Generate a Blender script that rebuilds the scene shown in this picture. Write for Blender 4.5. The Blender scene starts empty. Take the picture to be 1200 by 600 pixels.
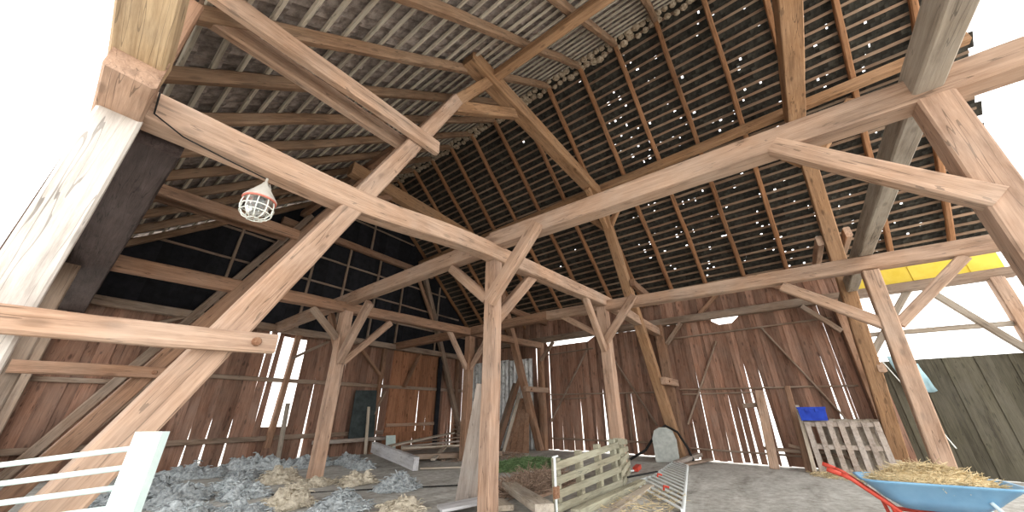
import bpy, math, random
from mathutils import Vector, Matrix, noise
random.seed(7)
R = random.uniform
sc = bpy.context.scene
COL = sc.collection
ZO = 0.3            # the floor was surveyed at -0.3; everything is lifted so the floor lies at 0

# ------------------------------------------------------------------ camera
F_PX, PITCH, ROLL, YAW = 411.05, 0.42926, -0.00377, 0.65977
fw = Vector((math.cos(YAW), math.sin(YAW), 0)); rt = Vector((math.sin(YAW), -math.cos(YAW), 0)); up = Vector((0, 0, 1))
FWD = fw*math.cos(PITCH) + up*math.sin(PITCH)
UPV = up*math.cos(PITCH) - fw*math.sin(PITCH)
RX = rt*math.cos(ROLL) + UPV*math.sin(ROLL)
UY = UPV*math.cos(ROLL) - rt*math.sin(ROLL)
cam_d = bpy.data.cameras.new('camera'); cam = bpy.data.objects.new('camera', cam_d); COL.objects.link(cam)
m = Matrix((RX, UY, -FWD)).transposed().to_4x4(); m.translation = Vector((0, 0, 0.95+ZO))
cam.matrix_world = m
cam_d.sensor_width = 36; cam_d.lens = 36*F_PX/1200; cam_d.clip_start = 0.05
sc.camera = cam

# ------------------------------------------------------------------ materials
def mat_base(name, rough=0.85):
    M = bpy.data.materials.new(name); M.use_nodes = True
    nt = M.node_tree; b = nt.nodes['Principled BSDF']; b.inputs['Roughness'].default_value = rough
    b.inputs['Specular IOR Level'].default_value = 0.2
    return M, nt, b
def N(nt, t, **kw):
    n = nt.nodes.new(t)
    for k, v in kw.items():
        if k.startswith('i_'):
            n.inputs[k[2:].replace('_', ' ')].default_value = v
        else: setattr(n, k, v)
    return n
def mixc(nt, fac, a, b, mode='MIX'):
    n = nt.nodes.new('ShaderNodeMix'); n.data_type = 'RGBA'; n.blend_type = mode
    for s, v in ((0, fac), (6, a), (7, b)):
        if hasattr(v, 'is_output'): nt.links.new(v, n.inputs[s])
        else: n.inputs[s].default_value = v if s == 0 else (*v, 1) if len(v) == 3 else v
    return n.outputs[2]
def math_n(nt, op, a, b=0.0):
    n = nt.nodes.new('ShaderNodeMath'); n.operation = op
    for s, v in ((0, a), (1, b)):
        if hasattr(v, 'is_output'): nt.links.new(v, n.inputs[s])
        else: n.inputs[s].default_value = v
    return n.outputs[0]
def ramp(nt, fac, stops):
    n = nt.nodes.new('ShaderNodeValToRGB'); e = n.color_ramp.elements
    while len(e) < len(stops): e.new(0.5)
    for k, (p, c) in enumerate(stops): e[k].position = p; e[k].color = (*c, 1)
    nt.links.new(fac, n.inputs[0]); return n.outputs[0]
def wood(name, light, dark, grey=None, grey_amt=0.3, axis='X', stretch=14, scale=1.0, var=0.25, knots=0.5, rough=0.8):
    """sawn wood with grain along a local axis; light/dark are the two grain colours, grey the weathered tint"""
    M, nt, b = mat_base(name, rough); L = nt.links
    tc = N(nt, 'ShaderNodeTexCoord'); oi = N(nt, 'ShaderNodeObjectInfo'); at = N(nt, 'ShaderNodeAttribute', attribute_name='rnd')
    rnd = math_n(nt, 'FRACT', math_n(nt, 'ADD', oi.outputs['Random'], at.outputs['Fac']))
    off = N(nt, 'ShaderNodeCombineXYZ')
    o1 = math_n(nt, 'MULTIPLY', rnd, 37.0); L.new(o1, off.inputs[0]); L.new(o1, off.inputs[1]); L.new(math_n(nt, 'MULTIPLY', rnd, 61.0), off.inputs[2])
    add = N(nt, 'ShaderNodeVectorMath', operation='ADD'); L.new(tc.outputs['Object'], add.inputs[0]); L.new(off.outputs[0], add.inputs[1])
    mp = N(nt, 'ShaderNodeMapping'); s = [stretch*scale]*3; s['XYZ'.index(axis)] = 0.8*scale
    mp.inputs['Scale'].default_value = s; L.new(add.outputs[0], mp.inputs[0])
    n1 = N(nt, 'ShaderNodeTexNoise', i_Scale=1.6, i_Detail=5.0, i_Roughness=0.62, i_Distortion=0.9); L.new(mp.outputs[0], n1.inputs['Vector'])
    n2 = N(nt, 'ShaderNodeTexNoise', i_Scale=6.0, i_Detail=3.0, i_Roughness=0.6); L.new(mp.outputs[0], n2.inputs['Vector'])
    n3 = N(nt, 'ShaderNodeTexNoise', i_Scale=1.3, i_Detail=4.0, i_Roughness=0.6); L.new(add.outputs[0], n3.inputs['Vector'])
    g = math_n(nt, 'ADD', math_n(nt, 'MULTIPLY', n1.outputs['Fac'], 0.65), math_n(nt, 'MULTIPLY', n2.outputs['Fac'], 0.35))
    mid = tuple((a+c)/2 for a, c in zip(light, dark))
    col = ramp(nt, g, [(0.30, dark), (0.50, mid), (0.66, light)])
    # drying cracks: thin dark lines along the grain
    mp2 = N(nt, 'ShaderNodeMapping'); s2 = [7.0*scale]*3; s2['XYZ'.index(axis)] = 0.35*scale
    mp2.inputs['Scale'].default_value = s2; L.new(add.outputs[0], mp2.inputs[0])
    n4 = N(nt, 'ShaderNodeTexNoise', i_Scale=1.5, i_Detail=2.0, i_Roughness=0.5); L.new(mp2.outputs[0], n4.inputs['Vector'])
    cr = math_n(nt, 'LESS_THAN', math_n(nt, 'ABSOLUTE', math_n(nt, 'SUBTRACT', n4.outputs['Fac'], 0.5)), 0.006)
    col = mixc(nt, math_n(nt, 'MULTIPLY', cr, 0.7), col, tuple(c*0.35 for c in dark))
    # knots
    vo = N(nt, 'ShaderNodeTexVoronoi', i_Scale=1.0); mp3 = N(nt, 'ShaderNodeMapping'); s3 = [5.5]*3; s3['XYZ'.index(axis)] = 2.2
    mp3.inputs['Scale'].default_value = s3; L.new(add.outputs[0], mp3.inputs[0]); L.new(mp3.outputs[0], vo.inputs['Vector'])
    kn = N(nt, 'ShaderNodeMapRange', i_From_Min=0.10, i_From_Max=0.2, i_To_Min=1.0, i_To_Max=0.0); L.new(vo.outputs['Distance'], kn.inputs['Value'])
    col = mixc(nt, math_n(nt, 'MULTIPLY', kn.outputs[0], knots), col, tuple(c*0.45 for c in dark))
    if grey:
        gf = N(nt, 'ShaderNodeMapRange', i_From_Min=0.35, i_From_Max=0.7); L.new(n3.outputs['Fac'], gf.inputs['Value'])
        col = mixc(nt, math_n(nt, 'MULTIPLY', gf.outputs[0], grey_amt), col, grey)
    mp4 = N(nt, 'ShaderNodeMapping'); s4 = [3.2]*3; s4['XYZ'.index(axis)] = .45
    mp4.inputs['Scale'].default_value = s4; L.new(add.outputs[0], mp4.inputs[0])
    n5 = N(nt, 'ShaderNodeTexNoise', i_Scale=1.8, i_Detail=6.0, i_Roughness=.7); L.new(mp4.outputs[0], n5.inputs['Vector'])
    col = mixc(nt, .75, col, ramp(nt, n5.outputs['Fac'], [(.34, (.50, .46, .43)), (.50, (.92, .9, .88)), (.66, (1.1, 1.08, 1.05))]), 'MULTIPLY')
    br = math_n(nt, 'ADD', math_n(nt, 'MULTIPLY', rnd, 2*var), 1-var)
    cb = N(nt, 'ShaderNodeCombineColor'); [L.new(br, cb.inputs[k]) for k in range(3)]
    col = mixc(nt, 1.0, col, cb.outputs[0], 'MULTIPLY')
    L.new(col, b.inputs['Base Color'])
    bu = N(nt, 'ShaderNodeBump', i_Strength=0.35, i_Distance=0.02); L.new(g, bu.inputs['Height']); L.new(bu.outputs[0], b.inputs['Normal'])
    return M
def speckle(name, c1, c2, scale=6, rough=0.9, bump=0.4, detail=6, var=0.0, metallic=0.0, lo=0.35, hi=0.65):
    M, nt, b = mat_base(name, rough); L = nt.links
    tc = N(nt, 'ShaderNodeTexCoord')
    n1 = N(nt, 'ShaderNodeTexNoise', i_Scale=scale, i_Detail=detail, i_Roughness=0.65); L.new(tc.outputs['Object'], n1.inputs['Vector'])
    col = ramp(nt, n1.outputs['Fac'], [(lo, c1), (hi, c2)])
    if var:
        oi = N(nt, 'ShaderNodeObjectInfo'); at = N(nt, 'ShaderNodeAttribute', attribute_name='rnd')
        rnd = math_n(nt, 'FRACT', math_n(nt, 'ADD', oi.outputs['Random'], at.outputs['Fac']))
        br = math_n(nt, 'ADD', math_n(nt, 'MULTIPLY', rnd, 2*var), 1-var)
        cb = N(nt, 'ShaderNodeCombineColor'); [L.new(br, cb.inputs[k]) for k in range(3)]
        col = mixc(nt, 1.0, col, cb.outputs[0], 'MULTIPLY')
    L.new(col, b.inputs['Base Color']); b.inputs['Metallic'].default_value = metallic
    if bump:
        bu = N(nt, 'ShaderNodeBump', i_Strength=bump, i_Distance=0.02); L.new(n1.outputs['Fac'], bu.inputs['Height']); L.new(bu.outputs[0], b.inputs['Normal'])
    return M
W_TIMBER = wood('pale_sawn_timber', (.57, .385, .275), (.34, .205, .13), grey=(.50, .42, .36), grey_amt=.45, var=.10)
W_POST = wood('post_timber', (.56, .375, .27), (.34, .205, .135), grey=(.50, .42, .36), grey_amt=.4, var=.12)
W_BROWN = wood('brown_timber', (.40, .235, .15), (.23, .125, .075), grey=(.35, .275, .22), grey_amt=.35, var=.15)
W_HEWN = wood('hewn_timber', (.48, .285, .155), (.27, .145, .075), grey=(.42, .31, .22), grey_amt=.3, var=.08, knots=.7)
W_GREY = wood('weathered_grey_timber', (.42, .36, .29), (.27, .22, .17), grey=(.44, .41, .37), grey_amt=.5, var=.06)
W_SOOT = wood('shade_toned_timber', (.10, .075, .07), (.05, .036, .034), grey=(.12, .10, .10), grey_amt=.4, var=.1)  # near-black wood: the shade on the eaves beam put into its colour
W_PGREY = wood('pale_grey_timber', (.68, .64, .60), (.5, .46, .42), grey=(.7, .68, .66), grey_amt=.5, var=.05)  # pale version of the grey timber
W_LINT = wood('yellowed_hewn_timber', (.60, .45, .28), (.36, .24, .13), grey=(.55, .46, .36), grey_amt=.4, var=.04, knots=.8)
W_DUSTY = wood('dusty_timber', (.36, .26, .19), (.2, .13, .09), grey=(.38, .33, .28), grey_amt=.55, var=.1)
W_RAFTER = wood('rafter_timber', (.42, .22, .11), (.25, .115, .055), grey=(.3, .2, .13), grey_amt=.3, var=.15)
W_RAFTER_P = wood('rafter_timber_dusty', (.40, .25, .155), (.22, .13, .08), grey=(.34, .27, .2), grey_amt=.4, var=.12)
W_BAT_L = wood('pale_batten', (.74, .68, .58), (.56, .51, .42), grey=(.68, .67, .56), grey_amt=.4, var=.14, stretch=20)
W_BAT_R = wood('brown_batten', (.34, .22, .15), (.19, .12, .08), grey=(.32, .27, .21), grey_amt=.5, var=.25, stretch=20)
W_BOARD = wood('wall_boards', (.40, .225, .155), (.21, .11, .075), grey=(.33, .245, .20), grey_amt=.5, axis='Z', var=.34, knots=.8)
W_SHADEB = wood('shade_toned_wall_boards', (.12, .075, .055), (.06, .038, .03), grey=(.12, .1, .09), grey_amt=.5, axis='Z', var=.3)  # side wall boards darkened in colour to stand for shade
W_OLIVE = wood('olive_grey_boards', (.12, .11, .075), (.06, .055, .04), grey=(.13, .12, .10), grey_amt=.5, axis='Z', var=.25)
W_RED = wood('red_boards', (.46, .23, .13), (.28, .125, .068), grey=(.30, .17, .1), grey_amt=.3, axis='Z', var=.22, knots=.9)
W_OLD = wood('old_silver_board', (.50, .42, .36), (.30, .24, .20), grey=(.5, .48, .46), grey_amt=.6, var=.15, stretch=20)
W_PALLET = wood('pallet_wood', (.46, .44, .33), (.30, .275, .195), grey=(.42, .44, .36), grey_amt=.5, var=.15, stretch=16)
W_PALE = wood('pale_plank', (.60, .53, .43), (.44, .37, .29), grey=(.55, .52, .48), grey_amt=.5, var=.12, stretch=16)
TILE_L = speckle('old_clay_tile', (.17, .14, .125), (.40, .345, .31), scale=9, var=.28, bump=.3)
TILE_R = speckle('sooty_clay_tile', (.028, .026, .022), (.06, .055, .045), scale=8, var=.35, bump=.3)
MORTAR = speckle('ridge_mortar', (.22, .16, .10), (.55, .46, .35), scale=14, bump=.5)
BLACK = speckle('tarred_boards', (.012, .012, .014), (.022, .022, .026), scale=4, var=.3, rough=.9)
GALV = speckle('galvanised_steel', (.70, .76, .76), (.86, .90, .90), scale=20, rough=.5, bump=0, metallic=.1)
WHITEP = speckle('chalky_white_paint', (.52, .66, .64), (.70, .80, .78), scale=5, rough=.6, bump=.1)
RUST = speckle('rusted_steel', (.16, .07, .035), (.34, .2, .13), scale=25, bump=.3)
DARKP = speckle('dark_green_sheet', (.035, .045, .045), (.07, .085, .085), scale=3, bump=.05)
SACK = speckle('grey_plastic', (.33, .35, .33), (.48, .50, .47), scale=6, bump=.1, rough=.6)
RUBBER = speckle('black_rubber', (.012, .012, .012), (.03, .03, .03), scale=10, bump=.1)
REDP = speckle('red_paint', (.47, .055, .035), (.58, .09, .06), scale=12, rough=.45, bump=0)
BLUEP = speckle('light_blue_enamel', (.17, .36, .56), (.24, .46, .66), scale=3, rough=.4, bump=.03)
PALEB = speckle('pale_blue_tube', (.5, .66, .74), (.62, .76, .82), scale=5, rough=.4, bump=0)
ROYAL = speckle('royal_blue_plastic', (.008, .035, .36), (.02, .07, .52), scale=5, rough=.4, bump=0)
YELLOW = speckle('yellow_board', (.75, .55, .07), (.85, .66, .12), scale=2, bump=.1)
TARP = speckle('pale_blue_tarp', (.28, .45, .52), (.40, .58, .64), scale=3, rough=.5, bump=.1)
CAPG = speckle('grey_enamel', (.50, .48, .43), (.62, .60, .55), scale=8, rough=.5, bump=0)
RING = speckle('faded_red_gasket', (.55, .16, .12), (.66, .25, .19), scale=10, bump=0)
SILVERW = speckle('pale_guard_wire', (.72, .76, .70), (.84, .86, .80), scale=10, rough=.5, bump=0)
WOOLG = speckle('grey_raw_wool', (.29, .325, .345), (.60, .645, .66), scale=22, bump=.5, var=.22)
WOOLC = speckle('cream_raw_wool', (.42, .37, .29), (.68, .62, .50), scale=22, bump=.5, var=.1)
STRAW = speckle('dry_straw', (.50, .40, .23), (.72, .60, .38), scale=30, bump=0, var=.25)
GREENG = speckle('cut_green_grass', (.10, .17, .07), (.22, .32, .15), scale=30, bump=0, var=.3)
TWIG = speckle('brown_twigs', (.25, .17, .12), (.42, .31, .24), scale=20, bump=0, var=.3)
GRAVEL = speckle('pale_gravel_yard', (.55, .53, .49), (.70, .68, .64), scale=3)
PLASTER = speckle('lime_plaster', (.6, .58, .54), (.75, .73, .7), scale=3)
def sheet_mat():
    M, nt, b = mat_base('mottled_white_sheet', .8); L = nt.links
    tc = N(nt, 'ShaderNodeTexCoord')
    mp = N(nt, 'ShaderNodeMapping'); mp.inputs['Scale'].default_value = (1, 3.0, 1.6); L.new(tc.outputs['Object'], mp.inputs[0])
    n = N(nt, 'ShaderNodeTexNoise', i_Scale=1.8, i_Detail=8.0, i_Roughness=.7); L.new(mp.outputs[0], n.inputs['Vector'])
    L.new(ramp(nt, n.outputs['Fac'], [(.36, (.22, .22, .22)), (.44, (.66, .68, .68)), (.58, (.88, .90, .90))]), b.inputs['Base Color'])
    return M
SHEET = sheet_mat()
def floor_mat():
    M, nt, b = mat_base('dusty_barn_floor', .9); L = nt.links
    tc = N(nt, 'ShaderNodeTexCoord')
    mp = N(nt, 'ShaderNodeMapping'); mp.inputs['Rotation'].default_value = (0, 0, .75); mp.inputs['Scale'].default_value = (.45, 1.6, 1); L.new(tc.outputs['Object'], mp.inputs[0])
    n1 = N(nt, 'ShaderNodeTexNoise', i_Scale=1.1, i_Detail=8.0, i_Roughness=.68, i_Distortion=.8); L.new(mp.outputs[0], n1.inputs['Vector'])
    n2 = N(nt, 'ShaderNodeTexNoise', i_Scale=9.0, i_Detail=6.0, i_Roughness=.7); L.new(tc.outputs['Object'], n2.inputs['Vector'])
    c = ramp(nt, n1.outputs['Fac'], [(.30, (.30, .29, .265)), (.45, (.49, .485, .455)), (.58, (.60, .60, .57)), (.72, (.68, .675, .64))])
    c2 = ramp(nt, n2.outputs['Fac'], [(.35, (.55, .52, .48)), (.62, (1, 1, 1))])
    L.new(mixc(nt, .8, c, c2, 'MULTIPLY'), b.inputs['Base Color'])
    bu = N(nt, 'ShaderNodeBump', i_Strength=.4, i_Distance=.03); L.new(n2.outputs['Fac'], bu.inputs['Height']); L.new(bu.outputs[0], b.inputs['Normal'])
    return M
FLOORM = floor_mat()
def glass_mat():
    M, nt, b = mat_base('lamp_glass', .15)
    b.inputs['Transmission Weight'].default_value = .85; b.inputs['Base Color'].default_value = (.9, .96, .95, 1); b.inputs['Specular IOR Level'].default_value = .5
    return M
GLASS = glass_mat()

# ------------------------------------------------------------------ mesh helpers
class MB:
    def __init__(s): s.v = []; s.f = []; s.r = []
    def add(s, vs, fs, rnd=0.0):
        o = len(s.v); s.v += [tuple(v) for v in vs]; s.f += [tuple(i+o for i in f) for f in fs]; s.r += [rnd]*len(vs)
    def hexa(s, c, rnd=0.0):       # eight corners: bottom loop 0-3, top loop 4-7
        s.add(c, [(0, 3, 2, 1), (4, 5, 6, 7), (0, 1, 5, 4), (1, 2, 6, 5), (2, 3, 7, 6), (3, 0, 4, 7)], rnd)
    def box(s, x0, x1, y0, y1, z0, z1, rnd=0.0):
        s.hexa([(x0, y0, z0), (x1, y0, z0), (x1, y1, z0), (x0, y1, z0), (x0, y0, z1), (x1, y0, z1), (x1, y1, z1), (x0, y1, z1)], rnd)
    def beam(s, p0, p1, w, h, upv=(0, 0, 1), rnd=0.0):     # square bar between two points
        p0 = Vector(p0); p1 = Vector(p1); d = (p1-p0).normalized(); u = Vector(upv)
        if abs(d.dot(u)) > .98: u = Vector((0, 1, 0))
        y = u.cross(d).normalized(); z = d.cross(y)
        c = []
        for p in (p0, p1):
            for a, b_ in ((-1, -1), (1, -1), (1, 1), (-1, 1)): c.append(p + y*(a*w/2) + z*(b_*h/2))
        s.hexa(c, rnd)
    def tube(s, pts, r, n=8, rnd=0.0, closed=False):
        pts = [Vector(p) for p in pts]; k = len(pts); rings = []
        rr = r if isinstance(r, (list, tuple)) else [r]*k
        prev = None; vs = []
        for i, p in enumerate(pts):
            if closed: d = pts[(i+1) % k]-pts[i-1]
            else: d = pts[min(i+1, k-1)]-pts[max(i-1, 0)]
            d.normalize()
            if prev is None:
                a = d.orthogonal().normalized()
            else:
                a = (prev - d*prev.dot(d)); a = a.normalized() if a.length > 1e-6 else d.orthogonal().normalized()
            prev = a; b_ = d.cross(a)
            for j in range(n):
                t = 2*math.pi*j/n; vs.append(p + (a*math.cos(t) + b_*math.sin(t))*rr[i])
        fs = []
        for i in range(k if closed else k-1):
            i2 = (i+1) % k
            for j in range(n):
                j2 = (j+1) % n; fs.append((i*n+j, i*n+j2, i2*n+j2, i2*n+j))
        if not closed:
            fs.append(tuple(range(n-1, -1, -1))); fs.append(tuple((k-1)*n+j for j in range(n)))
        s.add(vs, fs, rnd)
    def lathe(s, prof, n=24, c=(0, 0, 0), rnd=0.0):     # profile of (radius, z)
        vs = []; fs = []
        for r, z in prof:
            for j in range(n):
                t = 2*math.pi*j/n; vs.append((c[0]+r*math.cos(t), c[1]+r*math.sin(t), c[2]+z))
        for i in range(len(prof)-1):
            for j in range(n):
                j2 = (j+1) % n; fs.append((i*n+j, i*n+j2, (i+1)*n+j2, (i+1)*n+j))
        s.add(vs, fs, rnd)
    def build(s, name, mat, parent=None, smooth=False):
        me = bpy.data.meshes.new(name); me.from_pydata(s.v, [], s.f); me.materials.append(mat)
        a = me.attributes.new('rnd', 'FLOAT', 'POINT'); a.data.foreach_set('value', s.r)
        if smooth: me.polygons.foreach_set('use_smooth', [True]*len(me.polygons))
        o = bpy.data.objects.new(name, me); COL.objects.link(o)
        if parent: o.parent = parent
        return o
LABELS = {}
def tag(o, label, cat, group=None, kind=None):
    if label:
        if label in LABELS and LABELS[label] != (group or '?'): print('DUPLICATE LABEL', label)
        LABELS[label] = group
        o['label'] = label
    if cat: o['category'] = cat
    if group: o['group'] = group
    if kind: o['kind'] = kind
    return o
def empty(name, loc, label, cat, group=None, rotz=0, kind=None):
    o = bpy.data.objects.new(name, None); COL.objects.link(o); o.location = loc; o.rotation_euler = (0, 0, rotz); o.empty_display_size = .2
    return tag(o, label, cat, group, kind)
def axes(p0, p1, upv):
    p0 = Vector(p0); p1 = Vector(p1); d = (p1-p0); Ln = d.length; d.normalize(); u = Vector(upv)
    if abs(d.dot(u)) > .98: u = Vector((0, 1, 0))
    y = u.cross(d).normalized(); z = d.cross(y)
    M = Matrix((d, y, z)).transposed().to_4x4(); M.translation = p0
    return M, Ln
def bar_mesh(Ln, w, h, ch=.018, jit=.006, seed=0, bow=0.0, taper=1.0, dz=None):
    """hewn timber along local x: eight-sided section with worn arrises and slightly wavy faces"""
    n = max(2, int(Ln/.45)+1); mb = MB(); vs = []; fs = []
    prof = [(-w/2+ch, -h/2), (w/2-ch, -h/2), (w/2, -h/2+ch), (w/2, h/2-ch), (w/2-ch, h/2), (-w/2+ch, h/2), (-w/2, h/2-ch), (-w/2, -h/2+ch)]
    for i in range(n+1):
        t = i/n; x = Ln*t
        oy = noise.noise((x*.7, seed*3.1, 0))*jit*2; oz = noise.noise((x*.7, seed*3.1, 9))*jit*2 + bow*math.sin(math.pi*t) + (dz(t) if dz else 0)
        k = 1+(taper-1)*t
        for a, b_ in prof:
            vs.append((x, a*k+oy+R(-jit, jit)*.5, b_*k+oz+R(-jit, jit)*.5))
    for i in range(n):
        for j in range(8):
            j2 = (j+1) % 8; fs.append((i*8+j, (i+1)*8+j, (i+1)*8+j2, i*8+j2))
    fs.append(tuple(range(8))); fs.append(tuple(n*8+j for j in range(7, -1, -1)))
    mb.add(vs, fs); return mb
_seed = [0]
def timber(name, p0, p1, w, h, mat, label=None, cat=None, group=None, upv=(0, 0, 1), parent=None, jit=.006, bow=0.0, ch=.018, taper=1.0, dz=None):
    _seed[0] += 1
    M, Ln = axes(p0, p1, upv)
    o = bar_mesh(Ln, w, h, min(ch, w*.2, h*.2), jit, _seed[0], bow, taper, dz).build(name, mat, parent)
    if parent: o.matrix_parent_inverse = parent.matrix_world.inverted() if False else Matrix()
    o.matrix_world = M if not parent else o.matrix_world
    if parent: o.matrix_local = parent_inv(parent) @ M
    else: tag(o, label, cat, group, 'thing')
    return o
def parent_inv(p):
    return (Matrix.Translation(p.location) @ p.rotation_euler.to_matrix().to_4x4()).inverted()

# ------------------------------------------------------------------ key planes of the barn
Y1, Y2, Y3, YG = 3.875, 8.917, -1.567, 13.5
XL, XR = -.28, 13.75
YEND = -4.7
RX0, RZ0, KL, KR = 7.2, 10.86, .815, .91
FL = -.3
def roofz(x): return RZ0 - (KL*(RX0-x) if x < RX0 else KR*(x-RX0))

# ================================================================== setting
def floor_z(x, y):
    t = max(0, min(1, (x-9.5)/4)); u = max(0, min(1, (5.5-y)/4))
    return FL - .08*t*t*u + .012*noise.noise((x*1.3, y*1.3, 0)) + .02*noise.noise((x*.4, y*.4, 3))
mb = MB(); nx, ny = 74, 94; x0, x1, ya, yb = -.6, 14.0, -5.0, 13.7
vs = []; fs = []
for i in range(nx+1):
    for j in range(ny+1):
        x = x0+(x1-x0)*i/nx; y = ya+(yb-ya)*j/ny; vs.append((x, y, floor_z(x, y)))
for i in range(nx):
    for j in range(ny):
        a = i*(ny+1)+j; fs.append((a, a+ny+1, a+ny+2, a+1))
mb.add(vs, fs); fo = mb.build('floor', FLOORM, smooth=True)
tag(fo, 'dusty grey barn floor with pale worn streaks', 'floor', kind='structure')
mb = MB(); mb.add([(-90, -90, -.55), (90, -90, -.55), (90, 90, -.55), (-90, 90, -.55)], [(0, 1, 2, 3)])
tag(mb.build('ground', GRAVEL), 'pale gravel yard outside the barn', 'ground', kind='structure')

def planks(mb, mapf, s0, s1, zb, zt, th=.028, wmin=.15, wmax=.26, forced=(), gap=.006, wedge=.02, skew=0.0, skip=()):
    """upright boards; forced = (s, gap at foot, gap at head) cracks; skip = (a, b, z from, z to) openings"""
    cuts = [s0]; s = s0
    fs_ = sorted(forced)
    while s < s1:
        w = R(wmin, wmax); nxt = s+w
        for q in fs_:
            if s+.05 < q[0] <= nxt+.07: nxt = q[0]; break
        for k in skip:
            for e in k[:2]:
                if s+.01 < e < nxt+.06 and e > s: nxt = min(nxt, e) if e <= nxt+.06 else nxt
        if nxt > s1-.08: nxt = s1
        cuts.append(nxt); s = nxt
    gaps = []
    for c in cuts:
        f_ = [q for q in fs_ if abs(q[0]-c) < 1e-6]
        if f_: gaps.append((f_[0][1], f_[0][2]))
        else:
            g = -.012 if random.random() < .985 else gap
            gaps.append((g+(R(0, wedge)+.014 if random.random() < .05 else 0), g))
    for i in range(len(cuts)-1):
        a, b_ = cuts[i], cuts[i+1]
        ab, at_ = a+gaps[i][0]/2, a+gaps[i][1]/2; bb, bt = b_-gaps[i+1][0]/2, b_-gaps[i+1][1]/2
        mid = (a+b_)/2; segs = [(zb(mid), zt(mid))]
        for k in skip:
            if k[0] <= mid <= k[1]:
                out = []
                for (l, h) in segs:
                    if k[2] > l+.02: out.append((l, min(h, k[2])))
                    if k[3] < h-.02: out.append((max(l, k[3]), h))
                segs = out
        n0 = (.006 if i % 2 else -.012)+R(-.003, .003); rn = random.random()
        for (l, h) in segs:
            l2 = l+R(-.015, .015); z_lo, z_hi = zb(mid), zt(mid)
            def lerp(p, q, z): return p+(q-p)*max(0, min(1, (z-z_lo)/max(.01, z_hi-z_lo)))
            c = []
            for z in (l2, h):
                sa, sb = lerp(ab, at_, z), lerp(bb, bt, z)
                sk = skew*(z-z_lo)
                za, zb_ = (zt(a) if h == zt(mid) else z, zt(b_) if h == zt(mid) else z) if z == h else (z, z)
                c += [mapf(sa+sk, za, n0), mapf(sb+sk, zb_, n0), mapf(sb+sk, zb_, n0+th), mapf(sa+sk, za, n0+th)]
            mb.hexa(c, rn)

# gable wall far end: brown boards below the tie, tarred boards above
mapG = lambda s, z, n: (s, YG+n, z)
GZ = 3.62
gf = [(2.55, -.06, .03), (3.05, .05, -.12), (3.45, .08, -.16), (3.95, .07, -.14), (4.3, -.05, .07), (4.55, -.03, .08), (6.05, .09, -.04), (6.65, .08, -.05), (7.05, -.06, .05), (8.75, .07, -.02), (9.0, -.03, .07), (11.64, -.04, .09), (12.25, .05, -.05), (12.65, .10, -.02), (13.3, .02, .02)]
mb = MB()
planks(mb, mapG, XL, 9.1, lambda s: FL-.05, lambda s: GZ, forced=[g for g in gf if g[0] < 9], skip=[(4.72, 5.5, .68, 3.45)], wmin=.2, wmax=.34)
planks(mb, mapG, 11.6, XR, lambda s: FL-.05, lambda s: GZ, forced=[g for g in gf if g[0] > 11.61], wmin=.16, wmax=.28)
gw = mb.build('wall_gable', W_BOARD); tag(gw, 'brown board gable wall with bright cracks behind the fleeces', 'wall', kind='structure')
mb = MB(); planks(mb, lambda s, z, n: (s, YG-.03+n, z), 9.1, 11.6, lambda s: FL+.7, lambda s: 3.64, wmin=.2, wmax=.3, forced=[(10.6, .04, -.02)])
planks(mb, mapG, 9.1, 11.6, lambda s: FL-.05, lambda s: FL+.72, wmin=.2, wmax=.3, forced=[(10.5, .06, -.02)])
mb.build('red_boarding', W_RED, gw)
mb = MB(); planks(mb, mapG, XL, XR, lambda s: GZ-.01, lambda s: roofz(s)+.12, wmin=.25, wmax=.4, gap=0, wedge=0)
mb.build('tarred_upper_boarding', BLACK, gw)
# gate-side wall: boards only beyond the open gateway, wide openings added to admit daylight
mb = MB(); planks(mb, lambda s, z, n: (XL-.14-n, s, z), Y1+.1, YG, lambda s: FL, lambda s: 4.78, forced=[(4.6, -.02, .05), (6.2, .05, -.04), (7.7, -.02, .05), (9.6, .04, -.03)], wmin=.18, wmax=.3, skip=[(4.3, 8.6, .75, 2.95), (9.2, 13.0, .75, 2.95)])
tag(mb.build('wall_left', W_SHADEB), 'shade-darkened board wall running on from the open gateway', 'wall', kind='structure')  # shade on this wall is painted into the dark boards
# opposite eaves wall: boards between the gates, above the plate and the low boards past the third truss
mapR = lambda s, z, n: (XR+n, s, z)
wb = lambda s: floor_z(XR-.2, s)+.02
mb = MB()
planks(mb, mapR, -1.75, YG, lambda s: 4.02, lambda s: 4.98, wmin=.14, wmax=.24, gap=.002, wedge=0)
planks(mb, mapR, 3.395, 4.1, wb, lambda s: 4.05, forced=[(3.8, .01, .01)])
planks(mb, mapR, 8.72, YG, wb, lambda s: 4.05, forced=[(8.95, .03, -.01), (9.25, -.05, .10)])
planks(mb, mapR, -1.75, -1.25, wb, lambda s: 4.05)
wr = mb.build('wall_right', W_BOARD)
mb = MB(); planks(mb, mapR, YEND, -1.75, wb, lambda s: 2.25, wmin=.2, wmax=.3); mb.build('olive_boarding', W_OLIVE, wr)
tag(wr, 'red-brown board wall along the eaves facing the open gateway', 'wall', kind='structure')

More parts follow.
